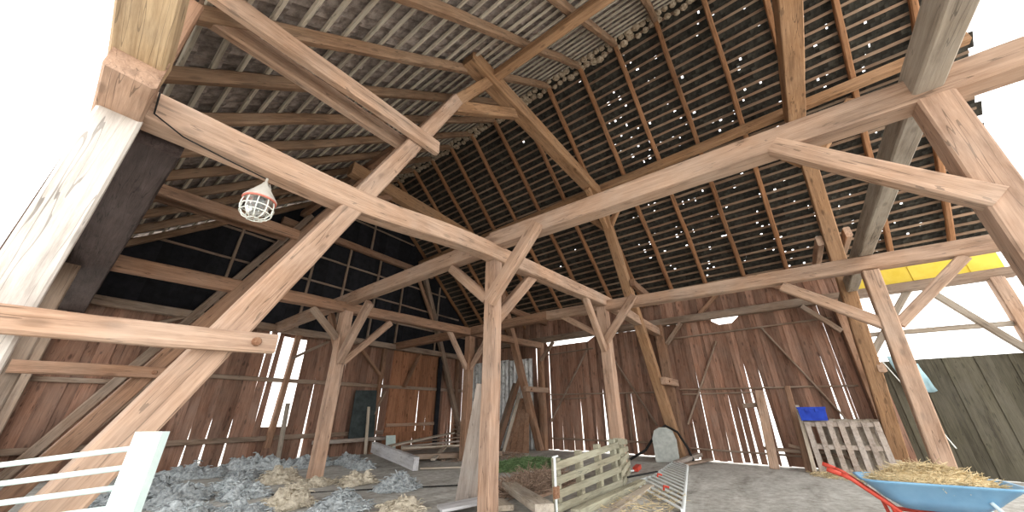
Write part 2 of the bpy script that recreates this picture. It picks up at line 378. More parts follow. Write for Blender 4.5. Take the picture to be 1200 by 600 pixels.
def gate(name, label, ya_, yb_, forced, top, leaf_split, braces, skip=()):
    g = empty(name, ((XR), ya_, FL), label, 'gate', kind='structure')
    P = Matrix.Translation(-g.location)
    for a, b_ in ((ya_, leaf_split), (leaf_split, yb_)):
        mb = MB(); mp_ = lambda s, z, n: (n-.0, s-g.location.y, z-g.location.z)
        planks(mb, mp_, a+.002, b_-.002, lambda s: wb(s)+.02, top, forced=[f_ for f_ in forced if a < f_[0] < b_], gap=.006, wedge=.03, skip=[k for k in skip], wmin=.13, wmax=.2)
        mb.build('gate_leaf', W_BOARD, g)
    for p0, p1, w, h in braces:
        timber('gate_brace' if abs(p0[2]-p1[2]) > .5 else 'gate_rail', p0, p1, w, h, W_DUSTY, parent=g, upv=(1, 0, 0), jit=.004)
    return g
gx = XR-.05
gate('door_1', 'boarded barn gate between the two middle wall posts, leaking bright cracks', -1.25, 3.4,
     [(1.30, .12, -.05), (1.55, .08, -.07), (1.95, .06, -.06), (2.25, .03, -.08), (2.75, .03, -.015), (3.15, .06, -.16), (.95, .16, -.10), (1.75, .05, -.08), (.35, .08, -.12), (-.63, .07, -.035), (-.88, .06, -.04)],
     lambda s: 3.79 if 1.12 < s < 1.95 else 3.99, 1.08,
     [((gx, -1.2, 1.68), (gx, 3.35, 1.77), .05, .09), ((gx, -1.1, -.12), (gx, 3.35, -.0), .05, .09), ((gx-.01, 1.9, 3.25), (gx-.01, 3.3, .7), .05, .10),
      ((gx-.01, .55, 3.5), (gx-.01, -.75, .75), .05, .12), ((gx, 1.2, 1.6), (gx, 3.3, 1.62), .04, .06), ((gx, -1.2, 3.55), (gx, 3.3, 3.5), .05, .07)])
gate('door_2', 'boarded barn gate behind the pallet fence with a bright gap over its top', 4.1, 8.72,
     [(8.6, .05, .05), (7.2, .09, -.06), (6.2, .15, -.10), (6.6, .05, -.08), (7.6, .04, -.08), (5.1, .05, -.05), (8.1, .02, -.03)],
     lambda s: 3.82 if 6.4 < s < 8.65 else 3.99, 6.35,
     [((gx, 4.15, 1.72), (gx, 8.65, 1.8), .05, .09), ((gx, 4.15, .12), (gx, 8.65, .14), .06, .10), ((gx-.01, 6.7, 3.45), (gx-.01, 8.6, .75), .05, .10),
      ((gx-.01, 5.75, 3.3), (gx-.01, 4.3, .65), .05, .10), ((gx, 6.9, 1.62), (gx, 8.6, 1.60), .04, .06), ((gx, 6.4, 3.5), (gx, 8.6, 3.45), .05, .08), ((gx, 5.25, .1), (gx, 5.25, 1.7), .05, .09)])

# ---------------- roof: tile fields, battens, rafters
def roof_frame(side):
    k = KL if side < 0 else KR
    d = Vector((side, 0, -k)).normalized()         # down the slope
    n = Vector((side*k, 0, 1)).normalized()        # outwards
    return d, n
def tile_field(side, name, mat, label, pitch, slope_len, width, hole_p, tail, extra=()):
    d, n = roof_frame(side); top = Vector((RX0, 0, RZ0)) + n*.15
    mb = MB(); rows = int(slope_len/pitch); cols = int((YG+.35-YEND+.2)/width)
    for i in range(rows):
        sA, sB = i*pitch-.02, i*pitch+pitch+tail       # upper and lower end down the slope
        for j in range(cols):
            y0 = YEND-.2+j*width + (width/2 if i % 2 else 0) + R(-.004, .004); y1 = y0+width-.001
            rn = random.random(); arch = .022; m_ = 4
            pieces = [(sA, sB, y0-.004, y1+.004)]
            hp = hole_p(y0, sA)
            if random.random() < hp:
                wgap = R(.03, .07); Lh = R(.05, .13); a = sA+tail+.05+R(0, pitch-.2) if pitch > .3 else sA+tail+R(.0, .06)
                pieces = [(sA, a, y0-.004, y1+.004), (a, a+Lh, y0-.004, y1-wgap), (a+Lh, sB, y0-.004, y1+.004)]
            for e in extra:
                if abs((y0+y1)/2-e[0]) < width/2 and sA < e[1] < sA+pitch: pieces = [(sA, e[1]-.05, y0, y1), (e[1]+.05, sB, y0, y1)]
            lift = R(-.003, .005)
            for (pa, pb, ya_, yb_) in pieces:
                vs = []; fs = []
                for s in (pa, pb):
                    t = (s-sA)/(sB-sA)
                    for layer in (0, .014):
                        for q in range(m_+1):
                            u = q/m_; yy = ya_+(yb_-ya_)*u; uu = (yy-y0)/(y1-y0)
                            zz = arch*math.sin(math.pi*max(0, min(1, uu))) + t*.030 + layer + lift
                            p = top + d*s + n*zz; vs.append((p.x, yy, p.z))
                c = m_+1
                for q in range(m_):
                    fs += [(q, q+1, 2*c+q+1, 2*c+q), (c+q+1, c+q, 3*c+q, 3*c+q+1), (q+1, q, c+q, c+q+1), (2*c+q, 2*c+q+1, 3*c+q+1, 3*c+q)]
                fs += [(0, 2*c, 3*c, c), (m_, c+m_, 3*c+m_, 2*c+m_)]
                mb.add(vs, fs, rn)
    o = mb.build(name, mat); tag(o, label, 'roof tiles', kind='structure'); return o
LL = 9.85; LR = 9.15
def hole_r(y, s):
    if y > 6: return .004
    if y > 3.2: return .02
    x = s*.74
    dens = .17 if -3.6 < y < 2.6 else .09
    return dens*(1.0 if 0.2 < s < 8.8 else 0)
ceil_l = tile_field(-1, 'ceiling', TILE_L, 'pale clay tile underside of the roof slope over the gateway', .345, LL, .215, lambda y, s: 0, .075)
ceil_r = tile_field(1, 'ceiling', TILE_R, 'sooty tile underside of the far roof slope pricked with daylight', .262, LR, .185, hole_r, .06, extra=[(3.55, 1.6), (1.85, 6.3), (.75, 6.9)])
# ridge: mortar bedding and half-round ridge tiles
mb = MB()
for j in range(52):
    y0 = YEND-.2+j*.36; rn = random.random()
    for a in range(6):
        t0, t1 = math.pi*a/6, math.pi*(a+1)/6
        pts = []
        for yy in (y0, y0+.40):
            for rr in (.17, .15):
                for t in (t0, t1): pts.append((RX0+rr*math.cos(t), yy, RZ0+.17+rr*math.sin(t)))
        mb.hexa([pts[2], pts[3], pts[1], pts[0], pts[6], pts[7], pts[5], pts[4]], rn)
ridge = mb.build('ridge_tile_row', TILE_R); tag(ridge, 'row of half-round ridge tiles capping the roof', 'ridge tiles', kind='structure')
mb = MB()
for j in range(92):
    y0 = YEND+j*.2
    for sd in (-1, 1):
        d, n = roof_frame(sd); p = Vector((RX0, y0, RZ0)) + n*.06 + d*R(.04, .16)
        w = R(.08, .14)
        mb.lathe([(0.001, -.06), (w*.7, -.045), (w, 0), (w*.7, .05), (.001, .06)], 7, (p.x, p.y+R(-.03, .03), p.z), random.random())
mb.build('mortar_bedding', MORTAR, ridge)

def batten(side, s, mat, label, group):
    d, n = roof_frame(side); p = Vector((RX0, 0, RZ0)) + d*s + n*(.115+R(-.006, .006))
    M, Ln = axes((p.x, YEND-.1, p.z), (p.x+R(-.02, .02), YG+.1, p.z+R(-.02, .02)), n)
    _seed[0] += 1
    o = bar_mesh(Ln, (R(.052, .066) if side < 0 else R(.062, .078)), (.04 if side < 0 else .03), .004, .006, _seed[0]).build('roof_batten', mat); o.matrix_world = M
    tag(o, label, 'batten', group, 'thing')
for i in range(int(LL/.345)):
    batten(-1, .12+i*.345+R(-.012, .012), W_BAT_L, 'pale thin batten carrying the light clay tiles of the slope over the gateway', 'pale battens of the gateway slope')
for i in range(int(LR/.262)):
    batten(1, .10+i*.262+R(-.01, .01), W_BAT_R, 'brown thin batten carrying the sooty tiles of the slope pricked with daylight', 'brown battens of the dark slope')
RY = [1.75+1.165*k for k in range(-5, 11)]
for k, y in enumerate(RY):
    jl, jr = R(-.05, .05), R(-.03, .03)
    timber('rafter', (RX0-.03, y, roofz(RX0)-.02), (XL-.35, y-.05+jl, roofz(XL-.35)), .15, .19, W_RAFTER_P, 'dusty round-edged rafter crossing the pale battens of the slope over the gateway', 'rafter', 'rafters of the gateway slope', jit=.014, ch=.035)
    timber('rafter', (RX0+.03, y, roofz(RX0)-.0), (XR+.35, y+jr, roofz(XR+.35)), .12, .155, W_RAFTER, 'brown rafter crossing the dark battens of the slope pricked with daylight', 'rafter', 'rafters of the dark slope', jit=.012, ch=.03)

# ================================================================== main frame
T = timber
LIN0 = Vector((XL-.02, Y1-.42, 3.46))
LIN1 = LIN0 - Vector((0.101, 0.977, -0.190)) * 2.6
def curve(pts):
    def f(t):
        for (a, va), (b_, vb) in zip(pts, pts[1:]):
            if a <= t <= b_:
                u = (t-a)/(b_-a); u = u*u*(3-2*u); return va+(vb-va)*u
        return 0
    return f
ya, yb = Y1, 3.72
T('tie_beam', (-.35, ya+.0, 3.38), (13.65, yb, 3.80), .25, .29, W_TIMBER, 'long tie beam crossing over the tall single post, caged lamp hung below it', 'beam', dz=curve([(0, 0), (.14, -.04), (.33, .14), (.67, .19), (1, -.02)]))
T('tie_beam', (-.3, Y2, 3.40), (13.6, Y2, 3.86), .24, .26, W_BROWN, 'long reddish tie beam in front of the black gable, over the post among fleeces', 'beam')
T('tie_beam', (-.3, Y3-.17, 3.87), (13.6, Y3+.04, 3.80), .21, .30, W_GREY, 'weathered grey tie beam passing overhead above the wheelbarrow', 'beam', bow=.05)
T('tie_beam', (-.3, YG-.22, 3.62), (13.6, YG-.22, 3.68), .22, .22, W_DUSTY, 'grey beam along the top of the brown gable boards', 'beam')
T('long_beam', (4.43, YEND, 3.77), (4.43, Y1-.02, 3.92), .27, .29, W_TIMBER, 'big pale beam sloping across to meet the tall single post', 'beam')
T('long_beam', (4.43, Y1-.1, 3.88), (4.43, YG-.1, 3.70), .24, .30, W_POST, 'pinkish beam running from the tall post back to the fleece post', 'beam')
T('long_beam', (9.03, YEND, 3.50), (9.03, 5.6, 3.76), .24, .27, W_TIMBER, 'pale beam below the dark roof slope, over the post behind the pallet fence', 'beam')
T('long_beam', (9.03, 5.6, 3.76), (9.03, YG-.1, 3.70), .22, .28, W_BROWN, 'brown beam carrying on behind the tall post to the black gable', 'beam')
# posts
T('timber_post', (4.43, Y1, FL-.02), (4.45, Y1, 3.74), .22, .23, W_POST, 'tall single post with knee braces standing beside the grey leaning board', 'post', upv=(0, 1, 0))
T('timber_post', (4.43, Y2, FL-.02), (4.43, Y2, 3.46), .26, .26, W_POST, 'post standing among the wool fleeces', 'post', upv=(0, 1, 0))
T('timber_post', (4.43, Y3-.13, FL-.02), (4.43, Y3-.13, 3.70), .25, .25, W_POST, 'post standing beside the wheelbarrow under the grey tie beam', 'post', upv=(0, 1, 0))
T('timber_post', (9.03, Y1-.05, FL-.02), (9.03, Y1-.05, 3.70), .27, .27, W_POST, 'post right behind the slatted fence with braces fanning from its head', 'post', upv=(0, 1, 0))
T('timber_post', (9.03, Y2, FL-.02), (9.03, Y2, 3.55), .26, .26, W_BROWN, 'slim post behind the lumber pile, half hidden by the tall post', 'post', upv=(0, 1, 0))
T('timber_post', (9.03, -1.38, FL-.02), (9.03, Y3, 3.42), .24, .24, W_TIMBER, 'glare-lit post under the end of the grey tie beam', 'post', upv=(0, 1, 0))
# raking struts of the lying trusses
T('raking_strut', (-.02, Y1+.02, FL), (3.22, Y1+.02, 6.48), .24, .30, W_TIMBER, 'huge pale raking strut rising past the white boundary gate to the purlin', 'strut', upv=(0, 1, 0), taper=.97)
T('raking_strut', (3.20, Y1+.02, 6.44), (4.2, Y1+.02, 8.02), .22, .24, W_HEWN, 'orange upper piece of the huge raking strut, scarfed on above the double clamp beams', 'strut', upv=(0, 1, 0))
T('raking_strut', (.15, Y2, FL), (4.45, Y2, 8.05), .24, .27, W_BROWN, 'red-brown raking strut crossing in front of the black gable', 'strut', upv=(0, 1, 0))
T('raking_strut', (.15, YG-.25, FL), (4.45, YG-.25, 8.0), .2, .24, W_DUSTY, 'dusty raking strut against the gable boards beside the bright opening', 'strut', upv=(0, 1, 0))
T('raking_strut', (13.42, 3.62, FL), (9.85, Y1, 7.95), .27, .30, W_HEWN, 'raking strut with forked head, foot beside the grey plastic board', 'strut', upv=(0, 1, 0))
T('raking_strut', (13.30, Y2, FL), (9.8, Y2, 7.9), .24, .26, W_BROWN, 'raking strut in front of the white mottled sheets', 'strut', upv=(0, 1, 0))
T('raking_strut', (13.36, -1.38, FL), (9.8, -1.62, 7.95), .27, .30, W_HEWN, 'raking strut rising from behind the pallets to the dark slope', 'strut', upv=(0, 1, 0))
T('raking_strut', (13.3, YG-.25, FL), (9.8, YG-.25, 7.9), .2, .22, W_DUSTY, 'dusty raking strut in the corner of the black gable', 'strut', upv=(0, 1, 0))
# collars
T('collar_beam', (3.45, Y1, 8.02), (9.95, Y1, 7.92), .34, .40, W_HEWN, 'hewn orange collar beam between the purlins above the tall post', 'beam')
T('collar_beam', (3.7, Y2, 7.66), (9.95, Y2, 7.38), .28, .42, W_HEWN, 'dark hewn collar beam high before the black gable', 'beam')
T('collar_beam', (3.6, -1.62, 7.95), (9.95, -1.62, 7.9), .36, .46, W_HEWN, 'golden collar beam seen end-on above the big pale beam', 'beam')
T('collar_beam', (3.6, YG-.2, 7.45), (10.6, YG-.2, 7.40), .2, .26, W_BROWN, 'brown collar beam lying against the black gable', 'beam')
# purlins
T('roof_purlin', (4.23, YEND, 8.10), (4.23, 4.75, 8.10), .19, .22, W_HEWN, 'orange purlin running up under the pale rafters from the raking strut', 'purlin')
T('roof_purlin', (4.23, 4.75, 8.08), (4.23, YG-.1, 8.02), .2, .22, W_BROWN, 'brown purlin behind the huge raking strut below the pale tiles', 'purlin')
T('roof_purlin', (9.82, YEND, 8.27), (9.82, YG-.1, 7.84), .2, .24, W_HEWN, 'long purlin under the dark slope pricked with daylight', 'purlin')
# plates on the walls
T('wall_plate', (XR-.16, YEND, 4.08), (XR-.16, YG-.1, 4.12), .24, .24, W_DUSTY, 'dusty grey plate along the top of the far gates', 'beam')
T('eaves_beam', (XL-.02, Y1-.62, 3.34), (XL-.02, Y1+.35, 3.34), .28, .30, W_POST, 'reddish lit-toned beam end butted under the cracked lintel at the gateway post', 'beam')  # lit end of the eaves beam, its light carried by paler wood
T('eaves_beam', (XL+.2, Y1+.2, 3.42), (XL+.24, YG-.1, 3.50), .46, .50, W_SOOT, 'shade-toned dark eaves beam running along the dark side wall', 'beam')  # rest of the eaves beam, its shade painted as dark wood
T('gateway_brace', LIN0, LIN1, .27, .30, W_LINT, 'cracked yellowish beam rising from the gateway post joint', 'beam', upv=(1, 0, 0))
# double clamp beams
for yk, who, mt, z0_, z1_ in ((Y1, 'pale', W_TIMBER, 4.93, 4.93), (Y2, 'red-brown', W_BROWN, 4.95, 5.0)):
    where = 'the huge raking strut' if yk == Y1 else 'the strut before the black gable'
    T('clamp_beam', (-.25, yk-.19, z0_-.04), (2.78, yk-.185, z1_-.02), .12, .24, mt, who+' clamp beam with its end standing proud of '+where, 'beam')
    T('clamp_beam', (-.25, yk+.185, z0_), (2.62, yk+.185, z1_), .12, .24, mt, who+' clamp beam on the hidden face of '+where, 'beam')
    T('clamp_beam', (11.0, yk-.24 - (.1 if yk == Y1 else 0), 4.95), (13.7, yk-.26, 4.9), .14, .24, W_BROWN, 'short clamp beam high on the far strut by '+('the forked head' if yk == Y1 else 'the black gable corner'), 'beam')
T('clamp_beam', (11.05, -1.30, 4.98), (13.72, -1.2, 4.92), .13, .26, W_TIMBER, 'glare-lit clamp beam above the third wall post, gate side', 'beam')
T('clamp_beam', (11.05, -1.86, 5.05), (13.72, -1.72, 4.95), .13, .26, W_TIMBER, 'glare-lit clamp beam above the third wall post, open bay side', 'beam')
# short ties near eye level, with bolts
def short_tie(p0, p1, w, h, mat, label, bolt):
    o = T('short_tie', p0, p1, w, h, mat, label, 'tie')
    mb = MB(); mb.lathe([(.001, .03), (.03, .03), (.038, .015), (.038, 0)], 10); b_ = mb.build('bolt', RUST, o)
    b_.rotation_euler = (math.pi/2, 0, 0); b_.location = bolt
    return o
short_tie((-.3, Y1-.2, 1.49), (1.22, Y1-.2, 1.55), .13, .165, W_TIMBER, 'short pale bolted tie butting out past the huge raking strut', (1.36, -.065, 0))
short_tie((-.3, Y2-.2, 1.62), (1.5, Y2-.2, 1.66), .14, .18, W_BROWN, 'short dark tie across the strut before the gable boards', (1.5, -.07, 0))
short_tie((12.25, 3.44, 1.97), (13.75, 3.44, 1.98), .16, .22, W_TIMBER, 'short bright tie block on the strut by the grey plastic board', (.35, -.08, 0))
short_tie((12.05, Y2-.19, 1.95), (13.7, Y2-.19, 1.97), .15, .20, W_TIMBER, 'short bright tie block on the strut before the mottled sheets', (.35, -.075, 0))
short_tie((12.2, -1.60, 1.98), (13.75, -1.56, 1.98), .15, .22, W_TIMBER, 'short tie block across the strut behind the blue box', (.35, -.075, 0))
# wall posts
T('wall_post', (13.56, 3.62, FL-.1), (13.58, 3.66, 4.0), .27, .30, W_BROWN, 'stout wall post between the two far gates', 'post', upv=(0, 1, 0))
T('wall_post', (13.56, Y2-.02, FL-.1), (13.56, Y2, 4.0), .24, .26, W_BROWN, 'wall post at the gate edge by the mottled sheets', 'post', upv=(0, 1, 0))
T('wall_post', (13.56, -1.42, FL-.1), (13.58, -1.45, 4.0), .27, .30, W_BROWN, 'wall post behind the stacked pallets next to the bright opening', 'post', upv=(0, 1, 0))
T('wall_post', (13.58, YG-.2, FL), (13.58, YG-.2, 4.0), .2, .2, W_DUSTY, 'corner post where the gable meets the far wall', 'post', upv=(0, 1, 0))
T('wall_post', (13.6, -4.4, FL-.1), (13.6, -4.4, 4.0), .25, .25, W_TIMBER, 'end wall post beyond the bright opening', 'post', upv=(0, 1, 0))
T('wall_post', (XL-.0, Y1+.05, FL), (XL-.0, Y1+.05, 3.22), .26, .26, W_PGREY, 'pale grey gateway post below the joint of the cracked lintel', 'post', upv=(0, 1, 0))
T('wall_post', (XL-.0, Y2, FL), (XL-.0, Y2, 3.22), .24, .24, W_DUSTY, 'dark side wall post at the red-brown strut', 'post', upv=(0, 1, 0))
T('wall_post', (XL+.1, YG-.25, FL), (XL+.1, YG-.25, 3.5), .2, .2, W_DUSTY, 'corner post where the side wall meets the gable', 'post', upv=(0, 1, 0))
T('wall_post', (XL-.02, Y1+.05, 3.55), (XL-.02, Y1+.05, 4.75), .24, .24, W_BROWN, 'upper post stub standing on the gateway beam joint', 'post', upv=(0, 1, 0))
T('wall_post', (5.0, YG-.12, .1), (5.12, YG-.12, 3.55), .16, .2, W_BROWN, 'gable post splitting the tall bright opening', 'post', upv=(0, 1, 0))
T('wall_post', (11.62, YG-.16, FL), (11.6, YG-.16, 3.55), .16, .16, BLACK, 'blackened gable post beside the red boards', 'post', upv=(0, 1, 0))
T('wall_post', (8.55, YG-.12, FL), (8.55, YG-.12, 3.55), .16, .16, W_BROWN, 'gable post next to the dark green sheet', 'post', upv=(0, 1, 0))
T('wall_post', (12.75, YG-.12, FL), (12.75, YG-.12, 3.55), .14, .14, W_BROWN, 'narrow gable post close to the far corner', 'post', upv=(0, 1, 0))
# gable rails
T('gable_rail', (-.2, YG-.07, 2.02), (13.6, YG-.07, 2.12), .09, .13, W_DUSTY, 'middle rail across the brown gable boards', 'rail')
T('gable_rail', (-.2, YG-.07, .30), (9.0, YG-.07, .42), .09, .14, W_DUSTY, 'low rail across the gable boards behind the fleeces', 'rail')
T('gable_rail', (-.2, YG-.07, 1.75), (1.95, YG-.07, 1.78), .07, .11, W_DUSTY, 'short rail nailed under the middle gable rail near the side wall', 'rail')
T('gable_rail', (9.1, YG-.1, .65), (11.6, YG-.1, .68), .07, .12, W_POST, 'short rail under the red boards of the gable', 'rail')
# gable diagonals
T('wall_brace', (.7, YG-.13, -.1), (3.0, YG-.13, 3.5), .10, .2, W_DUSTY, 'long diagonal brace on the gable boards next to the side wall', 'brace', upv=(0, 1, 0))
T('wall_brace', (.9, YG-.2, 2.9), (2.1, YG-.2, 3.6), .10, .14, W_DUSTY, 'short diagonal brace under the gable beam near the side wall', 'brace', upv=(0, 1, 0))
T('wall_brace', (7.4, YG-.13, 3.5), (8.5, YG-.13, 2.5), .10, .15, W_BROWN, 'diagonal brace under the gable beam above the dark green sheet', 'brace', upv=(0, 1, 0))
T('wall_brace', (10.3, YG-.2, 3.55), (9.65, YG-.2, 2.1), .10, .2, W_BROWN, 'leaning brace over the red gable boards', 'brace', upv=(0, 1, 0))
T('wall_brace', (8.1, YG-.2, .35), (8.8, YG-.2, 1.9), .08, .16, W_DUSTY, 'loose leaning board over the dark green sheet', 'board', upv=(0, 1, 0))
T('wall_brace', (5.05, YG-.25, 2.75), (6.1, YG-.25, 3.45), .09, .10, W_DUSTY, 'thin diagonal brace at the head of the bright gable opening', 'brace', upv=(0, 1, 0))
# studs and nailers on the tarred gable
for z, x0_, x1_ in ((8.75, 4.7, 9.4), (6.62, 2.0, 11.7), (5.62, .8, 12.7), (4.75, .2, 13.3), (9.7, 5.9, 8.4)):
    T('gable_nailer', (x0_, YG-.05, z), (x1_, YG-.05, z-.04), .05, .07, W_DUSTY, 'thin level nailing strip on the black gable', 'batten', 'level strips on the black gable')
for x, z0_, z1_ in ((5.0, 3.75, 8.9), (6.3, 3.75, 7.3), (7.7, 3.75, 7.3), (7.2, 7.6, 10.5), (9.0, 3.75, 7.3), (2.6, 3.75, 6.9), (11.2, 3.75, 7.0)):
    T('gable_stud', (x, YG-.08, z0_), (x+.05, YG-.08, z1_), .08, .09, W_DUSTY, 'thin upright stud on the black gable', 'stud', 'upright studs on the black gable', upv=(0, 1, 0))
# knee braces
KB = lambda p0, p1, lab, w=.15, h=.2, mt=W_TIMBER, u=(0, 0, 1): T('knee_brace', p0, p1, w, h, mt, lab, 'brace', upv=u)
KB((4.29, Y1-.05, 2.72), (4.29, 2.78, 3.88), 'wide knee brace lapped over the face of the big pale beam at the tall post', .13, .24)
KB((4.55, Y1+.02, 2.48), (5.75, Y1+.02, 3.66), 'knee brace from the tall post up under the caged-lamp tie beam', .15, .20)
KB((4.42, Y1+.1, 2.82), (4.42, 4.95, 3.66), 'knee brace from the tall post back under the pinkish beam', .14, .18)
KB((4.42, Y2-.1, 2.2), (4.42, Y2-1.05, 3.52), 'broad knee brace on the fleece post toward the tall post', .14, .24, W_POST)
KB((4.55, Y2, 2.2), (5.75, Y2, 3.42), 'knee brace from the fleece post under the reddish tie beam', .14, .17, W_POST)
KB((4.42, Y2+.1, 2.5), (4.42, Y2+.85, 3.5), 'knee brace on the fleece post toward the black gable', .14, .18, W_BROWN)
KB((4.3, Y2, 2.75), (3.55, Y2, 3.38), 'knee brace from the fleece post toward the dark side wall', .13, .15, W_DUSTY)
KB((8.88, Y1-.1, 2.75), (8.88, 2.85, 3.82), 'knee brace lapped over the caged-lamp tie beam end at the fence post', .12, .2)
KB((8.86, Y1-.05, 2.52), (7.85, Y1-.1, 3.75), 'knee brace from the fence post up toward the tall post', .14, .18)
KB((9.03, Y1+.05, 2.9), (9.03, 5.1, 3.66), 'knee brace from the fence post back toward the mottled sheets', .13, .16, W_POST)
KB((9.03, Y2-.08, 2.45), (9.03, Y2-1.0, 3.6), 'knee brace on the slim lumber post toward the gates', .12, .17, W_POST)
KB((8.92, Y2, 2.45), (7.95, Y2, 3.68), 'knee brace on the slim lumber post toward the fleeces', .12, .17, W_POST)
KB((9.14, Y2, 2.5), (10.0, Y2, 3.62), 'knee brace on the slim lumber post toward the far wall', .12, .15, W_BROWN)
KB((4.36, -.45, 3.78), (4.36, -1.66, 2.55), 'pale knee brace dropping from the big pale beam to the wheelbarrow post', .15, .19)
KB((9.03, -.2, 3.42), (9.0, -1.48, 2.4), 'knee brace from the roof-side beam down to the glare-lit post', .13, .2)
KB((9.0, -1.62, 2.4), (9.03, -2.75, 3.40), 'knee brace on the glare-lit post toward the open bay', .12, .17)
KB((13.45, Y2-.05, 3.2), (13.5, Y2-.75, 3.95), 'corner brace at the head of the wall post by the mottled sheets', .12, .14, W_DUSTY)
KB((13.5, 3.45, 3.3), (13.5, 2.85, 3.97), 'corner brace at the gate head beside the stout wall post', .12, .14, W_DUSTY)
KB((13.5, -1.28, 3.1), (13.5, -.6, 3.95), 'corner brace at the gate head above the pallets', .12, .14, W_DUSTY)
KB((13.6, 5.6, 4.25), (13.6, 6.4, 4.9), 'slanting brace on the wall above the fence gate', .1, .14, W_BROWN)
KB((13.6, 2.2, 4.2), (13.6, 1.35, 4.95), 'slanting brace on the wall above the bright-cracked gate', .1, .14, W_BROWN)
KB((13.6, .2, 4.95), (13.6, -1.0, 4.15), 'slanting brace on the wall above the blue box', .1, .16, W_BROWN)
KB((13.6, -1.6, 2.3), (13.6, -2.9, 4.0), 'brace silhouetted in the bright opening past the third wall post', .12, .16, W_GREY)
KB((13.6, -4.3, 2.2), (13.6, -3.2, 4.0), 'brace leaning from the end wall post in the bright opening', .12, .16, W_GREY)
T('opening_rail', (13.62, -1.6, 2.95), (13.62, -4.3, 2.9), .1, .12, W_GREY, 'level rail across the bright opening', 'rail')
KB((3.18, Y1, 6.32), (5.1, Y1, 7.72), 'level-looking brace between the raking strut head and the orange collar beam', .16, .24, W_HEWN)
KB((3.55, Y2, 6.3), (5.1, Y2, 7.4), 'brace under the dark hewn collar beam', .14, .2, W_BROWN)
KB((10.42, Y1, 6.72), (9.0, Y1, 7.72), 'inner arm of the forked strut head', .16, .22, W_HEWN)
KB((10.35, Y1-.1, 6.85), (9.98, 2.85, 7.95), 'outer arm of the forked strut head toward the open bay', .13, .2, W_HEWN)
KB((10.35, Y1+.1, 6.85), (9.98, 4.9, 7.92), 'outer arm of the forked strut head toward the gable', .13, .2, W_HEWN)
KB((10.35, -1.75, 6.85), (9.98, -2.75, 7.95), 'brace under the long purlin on the open bay side of the golden collar', .13, .2, W_HEWN)
KB((10.35, -1.5, 6.85), (9.98, -.5, 7.95), 'brace under the long purlin on the gable side of the golden collar', .13, .2, W_HEWN)
KB((10.3, Y2-.1, 6.8), (9.98, Y2-1.0, 7.9), 'brace under the long purlin at the dark collar beam', .13, .18, W_BROWN)
KB((9.65, YG-.22, 7.2), (10.9, YG-.22, 5.1), 'leaning brace on the black gable below the brown collar', .12, .16, W_BROWN)
# bright fascia past the third post
mb = MB(); planks(mb, lambda s, z, n: (XR+.02+n, s, z), YEND, -1.8, lambda s: 4.05, lambda s: 4.72, wmin=.5, wmax=.7, gap=.001, wedge=0)
tag(mb.build('fascia_board', YELLOW), 'yellow boards above the bright opening', 'fascia', kind='structure')

# ================================================================== loose things
def L2W(o, M): o.matrix_world = M
# ---- cage lamp under the tie beam
lp = empty('cage_lamp', (.80, Y1-.02, 2.78), 'wire-caged barn lamp hanging under the long tie beam', 'lamp')
mb = MB(); mb.lathe([(.001, .385), (.022, .385), (.03, .36), (.135, .20), (.148, .18), (.148, .165), (.001, .165)], 28); mb.build('lamp_cap', CAPG, lp, True)
mb = MB(); mb.tube([(.138*math.cos(t*math.pi/14), .138*math.sin(t*math.pi/14), .165) for t in range(28)], .012, 8, closed=True); mb.build('gasket_ring', RING, lp, True)
mb = MB(); mb.lathe([(.10, .165), (.102, .10), (.095, .05), (.07, .015), (.03, .0), (.001, -.003)], 24); mb.build('glass_dome', GLASS, lp, True)
mb = MB()
for k in range(10):
    t = 2*math.pi*k/10; pr = [(.13, .16), (.142, .10), (.138, .03), (.105, -.02), (.05, -.045)]
    mb.tube([(r_*math.cos(t), r_*math.sin(t), z) for r_, z in pr], .006, 6)
for r_, z in ((.143, .075), (.132, .015), (.05, -.045)):
    mb.tube([(r_*math.cos(a*math.pi/14), r_*math.sin(a*math.pi/14), z) for a in range(28)], .006, 6, closed=True)
mb.build('wire_cage', SILVERW, lp, True)
mb = MB(); mb.lathe([(.001, .10), (.018, .10), (.035, .07), (.042, .04), (.03, .015), (.001, .005)], 16, (0, 0, .03)); mb.build('bulb', WHITEP, lp, True)
mb = MB(); mb.tube([(0, 0, .36), (0, 0, .44)], .012, 8); mb.tube([(.05, .02, .27), (.07, .05, .36), (.06, .1, .44)], .006, 6); mb.build('hanger', CAPG, lp)

# ---- boundary gate by the camera
g = empty('field_gate', (.50, 2.95, FL), 'white slatted field gate with pale turquoise end post beside the huge raking strut', 'gate')
left = -rt
mb = MB(); zt_ = 1.18
c = []
for z in (0, zt_):
    for a, b_ in ((-.075, -.025), (.075, -.025), (.075, .025), (-.075, .025)):
        p = rt*a + fw*b_; c.append((p.x, p.y, z))
mb.hexa(c); mb.build('end_post', WHITEP, g)
for k in range(9):
    z = 1.10-.092*k
    if z < .15: break
    mb = MB(); e = left*1.45
    mb.tube([(left.x*.06, left.y*.06, z), (e.x, e.y, z-.16)], .014, 8); mb.build('gate_bar', WHITEP, g, True)
mb = MB(); e = left*1.47; mb.tube([(e.x, e.y, -.0), (e.x, e.y, 1.0)], .03, 10); mb.build('far_post', WHITEP, g, True)

